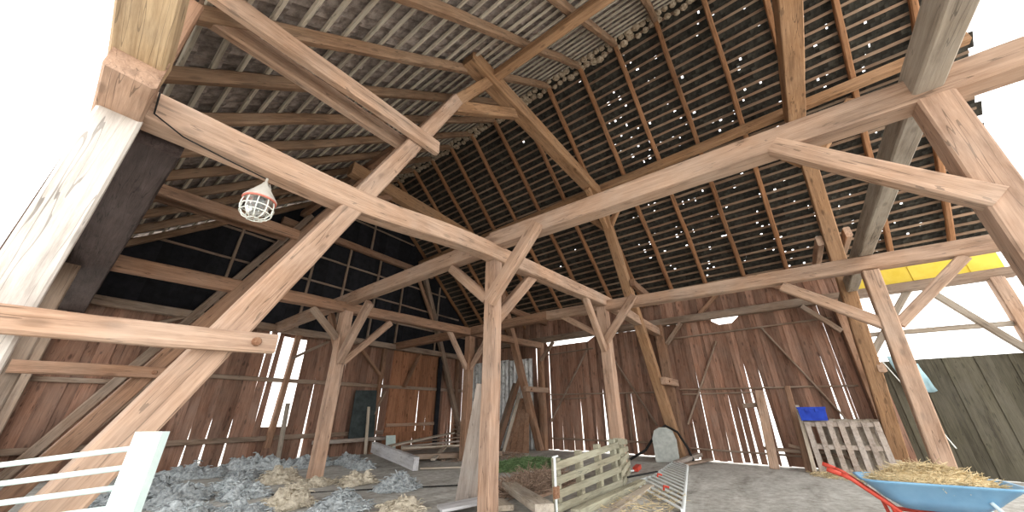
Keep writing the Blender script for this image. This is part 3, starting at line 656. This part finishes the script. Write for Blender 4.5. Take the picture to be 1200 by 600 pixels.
# ---- fleeces
def curl(mb, p, d, Ln, r, rnd):
    pts = []; sd = R(-1, 1); q = Vector(p); dd = Vector(d).normalized(); side = dd.cross(Vector((0, 0, 1)))
    for i in range(5):
        t = i/4
        pts.append(q + dd*(Ln*t) + side*(math.sin(t*6+sd)*Ln*.22) + Vector((0, 0, math.sin(math.pi*t)*Ln*.15)))
    mb.tube(pts, [r*.7, r, r*.9, r*.7, r*.3], 4, rnd)
def fleece(x, y, a, b_, h, rot, mat, label, group, n=80):
    o = empty('raw_fleece', (x, y, floor_z(x, y)), label, 'wool', group, rot)
    mb = MB(); vs = []; fs = []; NU, NV = 60, 26
    sd = R(0, 50)
    def surf(u, v):          # u angle, v 0 rim .. 1 top
        c, s_ = math.cos(u), math.sin(u); rr = math.cos(v*math.pi/2)
        k = 1+.38*noise.noise((c*1.4+sd, s_*1.4, 0))
        x_, y_ = a*k*rr*c, b_*k*rr*s_
        f = abs(noise.noise((x_*3.6+sd, y_*3.6, 1)))*1.2 + abs(noise.noise((x_*8.5+sd, y_*8.5, 4)))*.75 + abs(noise.noise((x_*20, y_*20, sd)))*.28
        z = h*(.34+.66*f)*(1-rr**3)**.6
        j = .02*noise.noise((x_*18, y_*18, sd+9))
        return Vector((x_+j, y_-j, z-.015))
    for i in range(NV+1):
        for j in range(NU): vs.append(surf(2*math.pi*j/NU, i/NV))
    for i in range(NV):
        for j in range(NU): j2 = (j+1) % NU; fs.append((i*NU+j, i*NU+j2, (i+1)*NU+j2, (i+1)*NU+j))
    mb.add(vs, fs, .25)
    for q in range(int(n*1.5)):
        u = R(0, 2*math.pi); p = surf(u, R(0, 1)**1.6)
        dd = Vector((math.cos(u)+R(-1.1, 1.1), math.sin(u)+R(-1.1, 1.1), R(-.3, .3)))
        p.z = max(.008, p.z)
        curl(mb, p, dd, R(.05, .13), R(.008, .016), R(0, .6))
    mb.build('wool_locks', mat, o, True)
    return o
GF = 'grey fleeces strewn round the fleece post'
GL = 'grey matted fleece lying among others on the floor round the fleece post'
FP = [(2.0, 10.4, .75, .45, .30), (2.9, 11.5, .8, .42, .30), (3.0, 9.2, .45, .32, .22), (2.1, 8.6, .55, .36, .28), (1.9, 7.4, .42, .3, .2), (2.85, 8.05, .38, .28, .22), (4.3, 12.1, .8, .38, .36),
      (5.4, 11.4, .65, .36, .34), (6.5, 11.2, .6, .34, .30), (6.1, 9.9, .5, .3, .26), (2.3, 6.5, .40, .28, .22), (3.35, 5.8, .42, .3, .2), (2.8, 5.5, .3, .22, .15), (1.45, 9.3, .45, .3, .24), (3.6, 10.5, .45, .32, .24), (3.8, 6.55, .28, .2, .14)]
for x, y, a, b_, h in FP: fleece(x, y, a, b_, h, R(0, 3), WOOLG, GL, GF, 95)
fleece(3.9, 9.35, .42, .36, .36, .4, WOOLC, 'round cream fleece bundle beside the fleece post', None, 110)
fleece(3.05, 6.75, .42, .34, .30, 1.0, WOOLC, 'cream fleece bundle in front of the round cream bundle', None, 90)
fleece(4.75, 7.75, .40, .30, .26, .4, WOOLC, 'pale cream fleece mound between fleece post and curly grey fleece', None, 100)
fleece(5.0, 6.75, .65, .42, .26, .9, WOOLG, 'large grey curly fleece lying apart toward the tall post', None, 130)
fleece(3.95, 5.2, .45, .3, .16, .9, WOOLC, 'small pale fleece nearest the tall post', None, 80)
fleece(4.2, 8.35, .48, .36, .16, .2, WOOLC, 'yellowish flat fleece slab at the foot of the fleece post', None, 60)

# ---- lumber pile
def plank(p0, p1, w, h, mat, label, name='loose_plank', u=(0, 0, 1), cat='plank', group=None, taper=1.0):
    return T(name, p0, p1, w, h, mat, label, cat, group, upv=u, jit=.004, ch=.006, taper=taper)
W_WHITE = wood('whitewashed_beam', (.68, .69, .70), (.52, .52, .54), grey=(.6, .62, .68), grey_amt=.5, var=.05, stretch=16)
plank((7.45, 11.5, .06), (6.55, 8.15, -.12), .14, .30, W_WHITE, 'whitewashed beam at the front of the lumber pile', 'white_beam', cat='beam')
plank((7.9, 11.3, .08), (11.3, 11.9, .34), .20, .06, W_PALE, 'pale plank propped high across the lumber pile')
plank((7.3, 10.3, -.16), (10.4, 8.6, -.16), .36, .14, W_DUSTY, 'broad dark baulk lying level in the lumber pile', 'dark_baulk', cat='beam')
plank((8.1, 10.9, .02), (11.2, 9.6, .05), .18, .05, W_PALE, 'pale plank slanting across the middle of the lumber pile')
plank((8.0, 9.2, -.20), (9.6, 10.4, .02), .14, .05, W_PALE, 'short pale offcut rising from the floor at the lumber pile')
plank((8.6, 12.0, -.12), (11.6, 10.2, .0), .22, .06, W_DUSTY, 'dull brown plank deep in the lumber pile')
plank((9.2, 12.4, -.05), (12.0, 10.8, .12), .20, .06, W_OLD, 'silvery plank at the back of the lumber pile')
plank((9.0, 12.7, .0), (11.9, 11.8, .2), .16, .05, W_DUSTY, 'thin brown plank at the very back of the lumber pile')
plank((6.9, 8.4, -.27), (7.9, 7.5, -.27), .12, .04, W_PALE, 'small offcut on the floor before the whitewashed beam end')
plank((8.0, 12.8, -.25), (8.1, 13.2, 1.3), .10, .05, W_PALE, 'pale stick standing against the gable by the white sheet', u=(0, 1, 0))
mb = MB(); mb.hexa([(-.22, -.01, 0), (.22, -.01, 0), (.22, .01, 0), (-.22, .01, 0), (-.2, .10, .62), (.2, .10, .62), (.2, .12, .62), (-.2, .12, .62)])
o = mb.build('white_sheet', WHITEP); o.location = (8.9, 12.6, FL); tag(o, 'small white sheet leaning behind the lumber pile', 'sheet')
mb = MB(); mb.hexa([(-.5, 0, 0), (.52, 0, 0), (.52, .02, 0), (-.5, .02, 0), (-.42, .16, 1.62), (.46, .16, 1.66), (.46, .18, 1.66), (-.42, .18, 1.62)])
o = mb.build('dark_sheet', DARKP); o.location = (7.95, YG-.36, FL+.55); tag(o, 'dark green sheet leaning on the gable boards', 'sheet')
plank((6.3, YG-.3, .18), (9.0, YG-.35, .22), .25, .12, W_OLD, 'grey bench plank along the gable below the dark green sheet', 'bench_plank')
T('stake', (5.05, 12.5, FL), (4.95, 12.5, 1.35), .11, .11, W_GREY, 'thin grey stake standing before the bright gable opening', 'post', upv=(0, 1, 0))
# ---- mottled sheets on the far wall
for k, (ya_, yb_, zt_) in enumerate(((9.35, 10.7, 3.55), (10.7, 12.0, 3.6), (12.0, 13.25, 3.6))):
    mb = MB(); vs = []; fs = []; nn = 40
    for i in range(nn+1):
        y = (yb_-ya_-.03)*i/nn; xx = .03*math.sin(y*2*math.pi/.22)
        for z, q in ((0, 0), (zt_+FL*-1-.2, 0), (0, .012), (zt_+FL*-1-.2, .012)): vs.append((xx+q, y, z))
    for i in range(nn):
        a = i*4; b_ = a+4
        fs += [(a, a+1, b_+1, b_), (a+2, b_+2, b_+3, a+3), (a, b_, b_+2, a+2), (a+1, a+3, b_+3, b_+1)]
    mb.add(vs, fs); o = mb.build('corrugated_sheet', SHEET); o.location = (XR-.22, ya_, FL+.01)
    tag(o, ['mottled white corrugated sheet nearest the raking strut on the far wall', 'mottled white corrugated sheet between two others on the far wall', 'mottled white corrugated sheet next to the gable corner'][k], 'sheet')
# leaning trapezoid of boards and loose boards
o = empty('leaning_hatch', (12.15, 9.3, FL), 'trapezoid brown board hatch leaning under the mottled sheets', 'hatch')
for k in range(4):
    mb = MB(); y0 = -.62+k*.31; y1 = y0+.29; t0, t1 = y0*.42+.02, y1*.42+.02
    mb.hexa([(0, y0, 0), (.03, y0, 0), (.03, y1, 0), (0, y1, 0), (.62, t0, 1.95), (.65, t0, 1.95), (.65, t1, 1.95), (.62, t1, 1.95)], random.random()); mb.build('hatch_board', W_BROWN, o)
timber('hatch_edge', (12.13, 9.85, FL), (12.74, 9.5, 1.85), .06, .14, W_PALE, parent=o)
plank((12.2, 10.25, FL), (13.1, 9.75, 2.5), .2, .05, W_BROWN, 'brown plank leaning beside the trapezoid hatch', u=(1, 0, 0))
plank((12.3, 10.55, FL), (13.2, 10.1, 2.3), .18, .05, W_DUSTY, 'dusty plank leaning behind the brown one under the mottled sheets', u=(1, 0, 0))
for k in range(6):
    plank((12.4, 10.7, FL+.06+k*.17), (12.6, 13.0, FL+.06+k*.17), .5, .05, W_DUSTY, 'dark board of the flat stack below the mottled sheets', 'stacked_board', group='flat stack of dark boards')
    for yy in (11.0, 12.6):
        mb = MB(); mb.box(-.24, .24, -.05, .05, -.055, .055); o = mb.build('stack_spacer', W_DUSTY); o.location = (12.5, yy, FL+.06+k*.17+.085); tag(o, 'short spacer between the dark stacked boards', 'spacer', 'spacers in the flat stack')
# ---- leaning boards at the tall post
plank((4.74, 4.60, FL), (4.37, 4.01, 1.42), .36, .06, W_OLD, 'wide split silver board leaning on the tall post', 'leaning_board', u=(.75, .65, 0), cat='board', taper=.42)
plank((4.98, 4.62, FL), (4.60, 4.05, .95), .17, .05, W_POST, 'narrow reddish board leaning behind the wide silver board', 'leaning_board', u=(.75, .65, 0), cat='board')
plank((4.15, 4.55, FL+.05), (4.75, 4.2, FL+.12), .34, .04, W_WHITE, 'blue-grey board lying flat at the tall post foot', 'flat_board', cat='board')
plank((6.0, 4.75, FL+.10), (4.6, 3.05, FL+.16), .26, .10, W_PALE, 'pale thick plank lying on the floor beside the tall post')
plank((5.05, 4.30, FL+.04), (4.75, 3.85, FL+.05), .30, .07, W_PALE, 'short pale block at the tall post foot', 'wood_block', cat='block')
plank((5.7, 3.95, FL+.03), (6.9, 4.0, FL+.03), .06, .04, W_POST, 'thin orange stick lying before the brown twigs', 'stick', cat='stick')
# ---- strands heaps
def heap(name, x, y, a, b_, h, n, mat, label, cat, Ls=(.15, .4), r=.004, rot=0.0, z0=None, flat=.35):
    mb = MB()
    for q in range(n):
        t = R(0, 2*math.pi); rr = math.sqrt(random.random()); z = h*(1-rr*rr)*R(.2, 1)
        px, py = a*rr*math.cos(t), b_*rr*math.sin(t)
        px, py = px*math.cos(rot)-py*math.sin(rot), px*math.sin(rot)+py*math.cos(rot)
        d = Vector((R(-1, 1), R(-1, 1), R(-flat, flat))).normalized()*R(*Ls)/2
        p = Vector((px, py, z+.012)); k = Vector((R(-.02, .02), R(-.02, .02), R(0, .02)))
        mb.tube([p-d, p+k, p+d], [r, r, r*.6], 3, random.random())
    o = mb.build(name, mat); o.location = (x, y, floor_z(x, y) if z0 is None else z0); tag(o, label, cat, kind='stuff'); return o
heap('cut_grass', 9.0, 6.5, 1.6, .75, .22, 3200, GREENG, 'heap of cut green grass behind the pallet fence', 'grass', (.12, .3), .007, rot=-.2)
heap('brush_twigs', 6.9, 4.75, 1.5, .62, .14, 1500, TWIG, 'flat heap of brown twigs beside the pallet fence', 'twigs', (.3, .7), .006, rot=.25)
heap('spilled_straw', 6.3, 2.35, 1.5, .5, .04, 220, STRAW, 'thin straw spilled on the floor before the metal hurdle', 'straw', (.1, .3), .004, rot=.0)
heap('floor_straw', 12.2, -.9, 1.0, 1.3, .06, 900, STRAW, 'loose straw lying before the stacked pallets', 'straw', (.12, .35), .005)
heap('floor_litter', 10.2, 9.3, 1.8, 1.3, .05, 500, TWIG, 'wood litter on the floor by the lumber pile', 'litter', (.1, .4), .007)
# ---- pallet fence (two slatted sections)
def fence(p0, p1, h0, h1, label, n=4):
    p0, p1 = Vector((*p0, 0)), Vector((*p1, 0)); d = p1-p0; Ln = d.length; a = math.atan2(d.y, d.x)
    o = empty('slatted_fence', (p0.x, p0.y, floor_z(p0.x, p0.y)), label, 'fence', 'slatted fence sections by the fence post', a)
    for k in range(n):
        t = (k+.45)/n; z0, z1 = h0*t, h1*t
        mb = MB(); hh = h0/n*.58
        c = []
        for x, z in ((0, z0), (Ln, z1)):
            pass
        j0, j1 = R(-.02, .02), R(-.02, .02)
        mb.hexa([(-.03, -.045, z0-hh/2+j0), (Ln, -.045, z1-hh/2+j1), (Ln, -.02, z1-hh/2+j1), (-.03, -.02, z0-hh/2+j0), (-.03, -.045, z0+hh/2+j0), (Ln, -.045, z1+hh/2+j1), (Ln, -.02, z1+hh/2+j1), (-.03, -.02, z0+hh/2+j0)], random.random())
        mb.build('slat', W_PALLET, o)
    for q in (.06, .36, .66, .95):
        mb = MB(); mb.box(Ln*q-.05, Ln*q+.05, -.02, .08, 0, (h0+(h1-h0)*q)*.97); mb.build('upright', W_PALLET, o)
    return o
f1 = fence((5.0, 3.15), (7.46, 3.2), .70, .88, 'long greenish slatted fence section with a steel bracket post')
mb = MB(); mb.tube([(-.03, -.05, 0), (-.02, -.05, .72)], .018, 8); mb.beam((-.08, -.06, .72), (.05, -.06, .73), .03, .02); mb.build('steel_post', GALV, f1)
mb = MB(); mb.box(-.09, .03, -.08, -.04, .22, .36); mb.build('bracket', RUST, f1)
fence((7.5, 3.2), (9.6, 3.86), .88, .76, 'short slatted fence section turned toward the post behind it', 5)
plank((5.1, 2.88, FL+.05), (8.1, 3.02, FL+.05), .15, .09, W_PALLET, 'grey sleeper on the floor along the slatted fence', 'floor_sleeper')
plank((5.3, 2.55, FL+.03), (7.9, 2.8, FL+.03), .16, .05, W_PALE, 'pale board on the floor in front of the grey sleeper')
# ---- metal hurdle lying on the floor
PA, PB, PC, PD, PE = Vector((8.12, 3.23, FL+.03)), Vector((6.2, 1.78, FL+.05)), Vector((11.35, 2.95, FL+.06)), Vector((12.2, 3.52, FL+.06)), Vector((9.3, 3.16, FL+.05))
hu = empty('metal_hurdle', (9.0, 2.7, FL), 'galvanised barred hurdle lying on the floor in front of the far gates', 'hurdle')
off = Vector((9.0, 2.7, FL))
leftR = [PA, PE, PD]; 
def on_left(t):
    return PA.lerp(PE, t/.33) if t < .33 else PE.lerp(PD, (t-.33)/.67)
for k in range(15):
    t = k/14
    a = on_left(t**1.0)-off; b_ = PB.lerp(PC, t)-off
    mb = MB(); mb.beam(a, b_, .058, .014); mb.build('hurdle_bar', GALV, hu)
mb = MB(); mb.tube([p-off+Vector((0, 0, -.02)) for p in (PA, PE, PD)], .025, 8); mb.build('hurdle_rail', GALV, hu)
mb = MB(); mb.tube([p-off+Vector((0, 0, -.02)) for p in (PB, PC)], .03, 8); mb.build('hurdle_rail', GALV, hu)
for p in (Vector((8.35, 2.75, FL+.15)), Vector((6.9, 2.2, FL+.17))):
    mb = MB(); q = p-off; mb.tube([q+Vector((-.08, .0, 0)), q+Vector((.04, .03, .03)), q+Vector((.08, -.04, .01))], .018, 6); mb.build('red_latch', REDP, hu)
mb = MB(); mb.beam((0, 0, 0), (-.9, .35, -.04), .04, .03); b_ = mb.build('hurdle_foot', RUBBER, hu); b_.location = Vector((9.2, 3.05, FL+.12))-off
o = empty('red_winch', (9.9, 3.75, FL), 'small red clamp lying beyond the metal hurdle', 'clamp')
mb = MB(); mb.beam((-.17, 0, .06), (.17, .03, .1), .12, .09); mb.tube([(-.28, 0, .05), (.28, .05, .06)], .028, 8); mb.build('clamp_body', REDP, o)
mb = MB(); mb.tube([(-.3, 0, .05), (-1.3, .35, .03)], .02, 8); mb.build('clamp_bar', GALV, o)
# ---- grey plastic board with hoses
o = empty('plastic_board', (12.3, 3.72, FL), 'rounded grey plastic board standing at the forked strut foot', 'board', rotz=1.86)
mb = MB(); prof = [(-.33, 0), (.33, 0), (.34, .62), (.26, .84), (.1, .93), (-.12, .93), (-.27, .84), (-.34, .6)]
vs = [(x, 0, z) for x, z in prof]+[(x, .06, z) for x, z in prof]; n_ = len(prof)
mb.add(vs, [tuple(range(n_)), tuple(range(2*n_-1, n_-1, -1))]+[(i, i+n_, (i+1) % n_+n_, (i+1) % n_) for i in range(n_)]); mb.build('board_panel', SACK, o)
mb = MB(); mb.tube([(.1, -.01, .6), (.0, -.02, .72), (-.1, -.01, .6)], .018, 6); mb.build('board_handle', SACK, o)
mb = MB(); mb.tube([(12.0, 4.75, FL+.04), (12.2, 4.3, .0), (12.45, 3.95, .5), (12.55, 3.7, .68), (12.65, 3.4, .5), (12.75, 3.2, .05), (12.7, 3.1, FL+.04)], .035, 8)
tag(mb.build('black_hose', RUBBER, None, True), 'black hose arching over the grey plastic board', 'hose')
plank((11.75, 3.35, FL+.05), (13.4, 3.05, FL+.16), .15, .10, W_OLD, 'grey beam offcut lying at the wall foot by the black hose')
plank((11.6, 3.1, FL+.03), (13.3, 2.75, FL+.05), .13, .06, W_DUSTY, 'dark offcut lying beside the grey beam offcut')
# ---- wall bench rail and gate stub
T('short_stake', (12.9, 1.15, FL-.05), (13.2, 1.05, 1.62), .22, .09, W_TIMBER, 'pale short board leaning before the brightest gate crack', 'board', upv=(1, 0, 0))
T('clamp_block', (13.25, 1.55, 1.22), (13.25, .95, 1.26), .10, .13, W_DUSTY, 'dark block across the pale short board', 'block')
T('leaning_stake', (12.75, .42, FL-.05), (13.4, .35, 1.72), .14, .08, W_BROWN, 'brown stake leaning on the gate beside the blue box', 'board', upv=(1, 0, 0))
T('low_rail', (13.1, -.2, .03), (13.15, 1.3, .12), .06, .09, W_DUSTY, 'thin low rail in front of the brightest gate crack', 'rail')
T('low_rail', (12.75, -.6, -.02), (13.0, .7, .22), .05, .08, W_DUSTY, 'thin slanting rail in front of the stacked pallets', 'rail')
# ---- stacked pallets standing against the wall
def pallet(loc, rz, tilt, Ln, H, label, mat, nslat=6):
    o = empty('wood_pallet', loc, label, 'pallet', 'pallets by the blue box', rz); o.rotation_euler = (0, tilt, rz)
    for k in range(nslat):
        mb = MB(); y = -Ln/2+.06+k*(Ln-.12)/(nslat-1); mb.box(-.012, .012, y-.055, y+.055, 0, H, random.random()); mb.build('slat', mat, o)
    for k in range(3):
        mb = MB(); z = .06+k*(H-.12)/2; mb.box(.012, .10, -Ln/2, Ln/2, z-.05, z+.05, random.random()); mb.build('bearer', mat, o)
    for k in range(4):
        mb = MB(); y = -Ln/2+.08+k*(Ln-.16)/3; mb.box(.10, .122, y-.05, y+.05, 0, H, random.random()); mb.build('back_slat', mat, o)
    return o
pallet((12.55, -.52, FL-.03), .08, .10, 1.45, 1.14, 'grey pallet standing in front under the blue box', W_OLD, 7)
pallet((12.85, -.45, FL-.03), .05, .10, 1.3, 1.17, 'brown pallet standing behind the grey one', W_PALE, 6)
pallet((13.05, -.75, FL-.03), .05, .07, 1.3, 1.2, 'pallet leaning on the wall rearmost of the pallets', W_PALE, 6)
T('pallet_stake', (12.5, .3, FL-.05), (12.8, .25, 1.2), .09, .06, W_PALE, 'thin stake against the pallet edge below the blue box', 'board', upv=(1, 0, 0))
# ---- blue box
o = empty('storage_box', (12.72, -.02, .83), 'royal blue plastic box standing on top of the pallets', 'box', rotz=.05)
mb = MB(); w_, l_, h_ = .15, .27, .27
mb.hexa([(-w_, -l_, 0), (w_, -l_, 0), (w_, l_, 0), (-w_, l_, 0), (-w_*1.08, -l_*1.04, h_), (w_*1.08, -l_*1.04, h_), (w_*1.08, l_*1.04, h_), (-w_*1.08, l_*1.04, h_)]); mb.build('box_body', ROYAL, o)
mb = MB(); mb.box(-w_*1.15, w_*1.15, -l_*1.1, l_*1.1, h_, h_+.05); mb.build('box_lid', ROYAL, o)
for yy in (-.1, .1):
    mb = MB(); mb.box(-w_*1.15-.012, -w_*1.0, yy-.03, yy+.03, h_-.06, h_+.02); mb.build('latch', ROYAL, o)
# ---- wheelbarrow
d_ = Vector((.05, -1, 0)).normalized(); C_ = Vector((6.15, -.80, FL))
wbw = empty('wheelbarrow', C_, 'light blue wheelbarrow with red tube frame heaped with straw', 'wheelbarrow', rotz=math.atan2(d_.y, d_.x))
mb = MB(); vs = []; fs = []
def rrect(hx0, hx1, hy, z, nseg=6, rad=.14):
    pts = []
    for cx, cy, a0 in ((hx1-rad, hy-rad, 0), (hx0+rad, hy-rad, 90), (hx0+rad, -hy+rad, 180), (hx1-rad, -hy+rad, 270)):
        for i in range(nseg+1):
            t = math.radians(a0+90*i/nseg); pts.append((cx+rad*math.cos(t), cy+rad*math.sin(t), z))
    return pts
rings = [rrect(-.30, .26, .20, .38, rad=.1), rrect(-.42, .40, .27, .46, rad=.13), rrect(-.56, .58, .36, .63, rad=.16), rrect(-.585, .605, .385, .63, rad=.17), rrect(-.585, .605, .385, .615, rad=.17), rrect(-.55, .57, .355, .60, rad=.16), rrect(-.41, .39, .262, .455, rad=.13), rrect(-.295, .255, .195, .372, rad=.1)]
rings = rings[::1]; k_ = len(rings[0])
for r_ in rings: vs += r_
for i in range(len(rings)-1):
    for j in range(k_): j2 = (j+1) % k_; fs.append((i*k_+j, i*k_+j2, (i+1)*k_+j2, (i+1)*k_+j))
fs.append(tuple(range(k_-1, -1, -1))); fs.append(tuple((len(rings)-1)*k_+j for j in range(k_)))
mb.add(vs, fs); mb.build('tray', BLUEP, wbw, True)
for sy in (-1, 1):
    mb = MB(); mb.tube([(-.74, sy*.30, .66), (-.66, sy*.30, .62), (-.45, sy*.28, .44), (-.30, sy*.26, .30), (.30, sy*.2, .29), (.78, sy*.07, .2)], .02, 10); mb.build('handle_tube', REDP, wbw, True)
    mb = MB(); mb.tube([(-.84, sy*.30, .70), (-.73, sy*.30, .655)], .024, 10); mb.build('grip', REDP, wbw, True)
    mb = MB(); mb.tube([(-.40, sy*.27, .38), (-.36, sy*.29, .06), (-.30, sy*.29, .02), (-.10, sy*.28, .02), (.10, sy*.24, .29)], .018, 8); mb.build('leg', REDP, wbw, True)
    mb = MB(); mb.tube([(.30, sy*.30, .50), (.45, sy*.2, .28)], .016, 8); mb.build('tray_brace', PALEB, wbw, True)
mb = MB(); mb.tube([(.82+.145*math.cos(t*math.pi/12), 0, .185+.145*math.sin(t*math.pi/12)) for t in range(24)], .045, 10, closed=True); mb.build('tyre', RUBBER, wbw, True)
mb = MB(); mb.lathe([(.001, -.03), (.105, -.03), (.105, .03), (.001, .03)], 20); w__ = mb.build('wheel_rim', REDP, wbw); w__.rotation_euler = (math.pi/2, 0, 0); w__.location = (.82, 0, .185)
heap('straw_load', C_.x, C_.y, .47, .27, .19, 2600, STRAW, 'straw heaped in the light blue wheelbarrow', 'straw', (.08, .26), .0035, rot=math.atan2(d_.y, d_.x), z0=FL+.575)
mb = MB(); vs = []
mb.lathe([(.001, .17), (.15, .155), (.27, .10), (.33, .03), (.33, -.05), (.001, -.05)], 20); q = mb.build('straw_core', STRAW, bpy.data.objects['straw_load'], True); q.scale = (1.4, .85, .9); q.rotation_euler = (0, 0, math.atan2(d_.y, d_.x)); q['kind'] = 'stuff'
# ---- tarp and wires by the bright opening
mb = MB(); vs = []; fs = []
for i in range(9):
    for j in range(9):
        u, v = i/8, j/8
        vs.append((.05*math.sin(u*7+v*3)+.04*math.sin(v*9), -.5*u-.12*v, .85*(1-v)+.05*math.sin(u*6)-.2*u*(1-v)))
for i in range(8):
    for j in range(8): a = i*9+j; fs.append((a, a+9, a+10, a+1))
mb.add(vs, fs); o = mb.build('blue_tarp', TARP, None, True); o.location = (13.55, -1.95, 1.5); sm = o.modifiers.new('s', 'SOLIDIFY'); sm.thickness = .01
tag(o, 'pale blue tarp hanging beside the glare-lit post', 'tarp')
mb = MB(); mb.tube([(12.6, -1.55, 2.6), (11.6, -1.75, 1.5), (10.6, -1.9, .4)], .012, 6); tag(mb.build('slack_cable', SILVERW), 'thin pale cable slanting down behind the glare-lit post', 'cable')
mb = MB(); mb.tube([(-.15, Y1-.15, 3.5), (-.12, Y1-.16, 3.28), (.1, Y1-.12, 3.21), (.45, Y1-.08, 3.20), (.78, Y1-.06, 3.19)], .007, 6); tag(mb.build('lamp_cable', RUBBER), 'thin cable running along the tie beam to the caged lamp', 'cable')
mb = MB(); mb.tube([(2.6, 8.2, FL+.02), (4.2, 7.1, FL+.02), (5.9, 5.8, FL+.02), (6.5, 5.5, FL+.02)], .012, 5); tag(mb.build('floor_cable', RUBBER), 'black cable lying across the floor between fleeces and tall post', 'cable')
# ================================================================== lift everything, light
for o in list(COL.objects):
    if o.parent is None and o is not cam: o.location.z += ZO

w = bpy.data.worlds.new('overcast_sky'); sc.world = w; w.use_nodes = True
nt = w.node_tree; bg = nt.nodes['Background']; bg.inputs['Color'].default_value = (1.0, .985, .96, 1); bg.inputs['Strength'].default_value = 1.0
def portal(loc, rot, sx, sy):
    l = bpy.data.lights.new('daylight_portal', 'AREA'); l.shape = 'RECTANGLE'; l.size = sx; l.size_y = sy; l.cycles.is_portal = True
    o = bpy.data.objects.new('daylight_portal', l); COL.objects.link(o); o.location = loc; o.rotation_euler = rot
H2 = math.pi/2
portal((4.43+2.3, YEND-.05, 5.2), (H2, 0, math.pi), 14, 11)
portal((XL-.3, 4.0, 1.9), (H2, 0, -H2), 18, 4.2)
portal((XR+.3, -3.2, 3.4), (H2, 0, H2), 3.2, 2.4)
sc.view_settings.view_transform = 'Standard'; sc.view_settings.look = 'None'; sc.view_settings.gamma = 1.0
sc.view_settings.use_curve_mapping = False; sc.view_settings.exposure = 2.05
cy = sc.cycles
cy.max_bounces = 10; cy.diffuse_bounces = 7; cy.glossy_bounces = 2; cy.transmission_bounces = 4; cy.transparent_max_bounces = 4
cy.use_denoising = True; cy.sample_clamp_indirect = 6.0; cy.caustics_reflective = False; cy.caustics_refractive = False
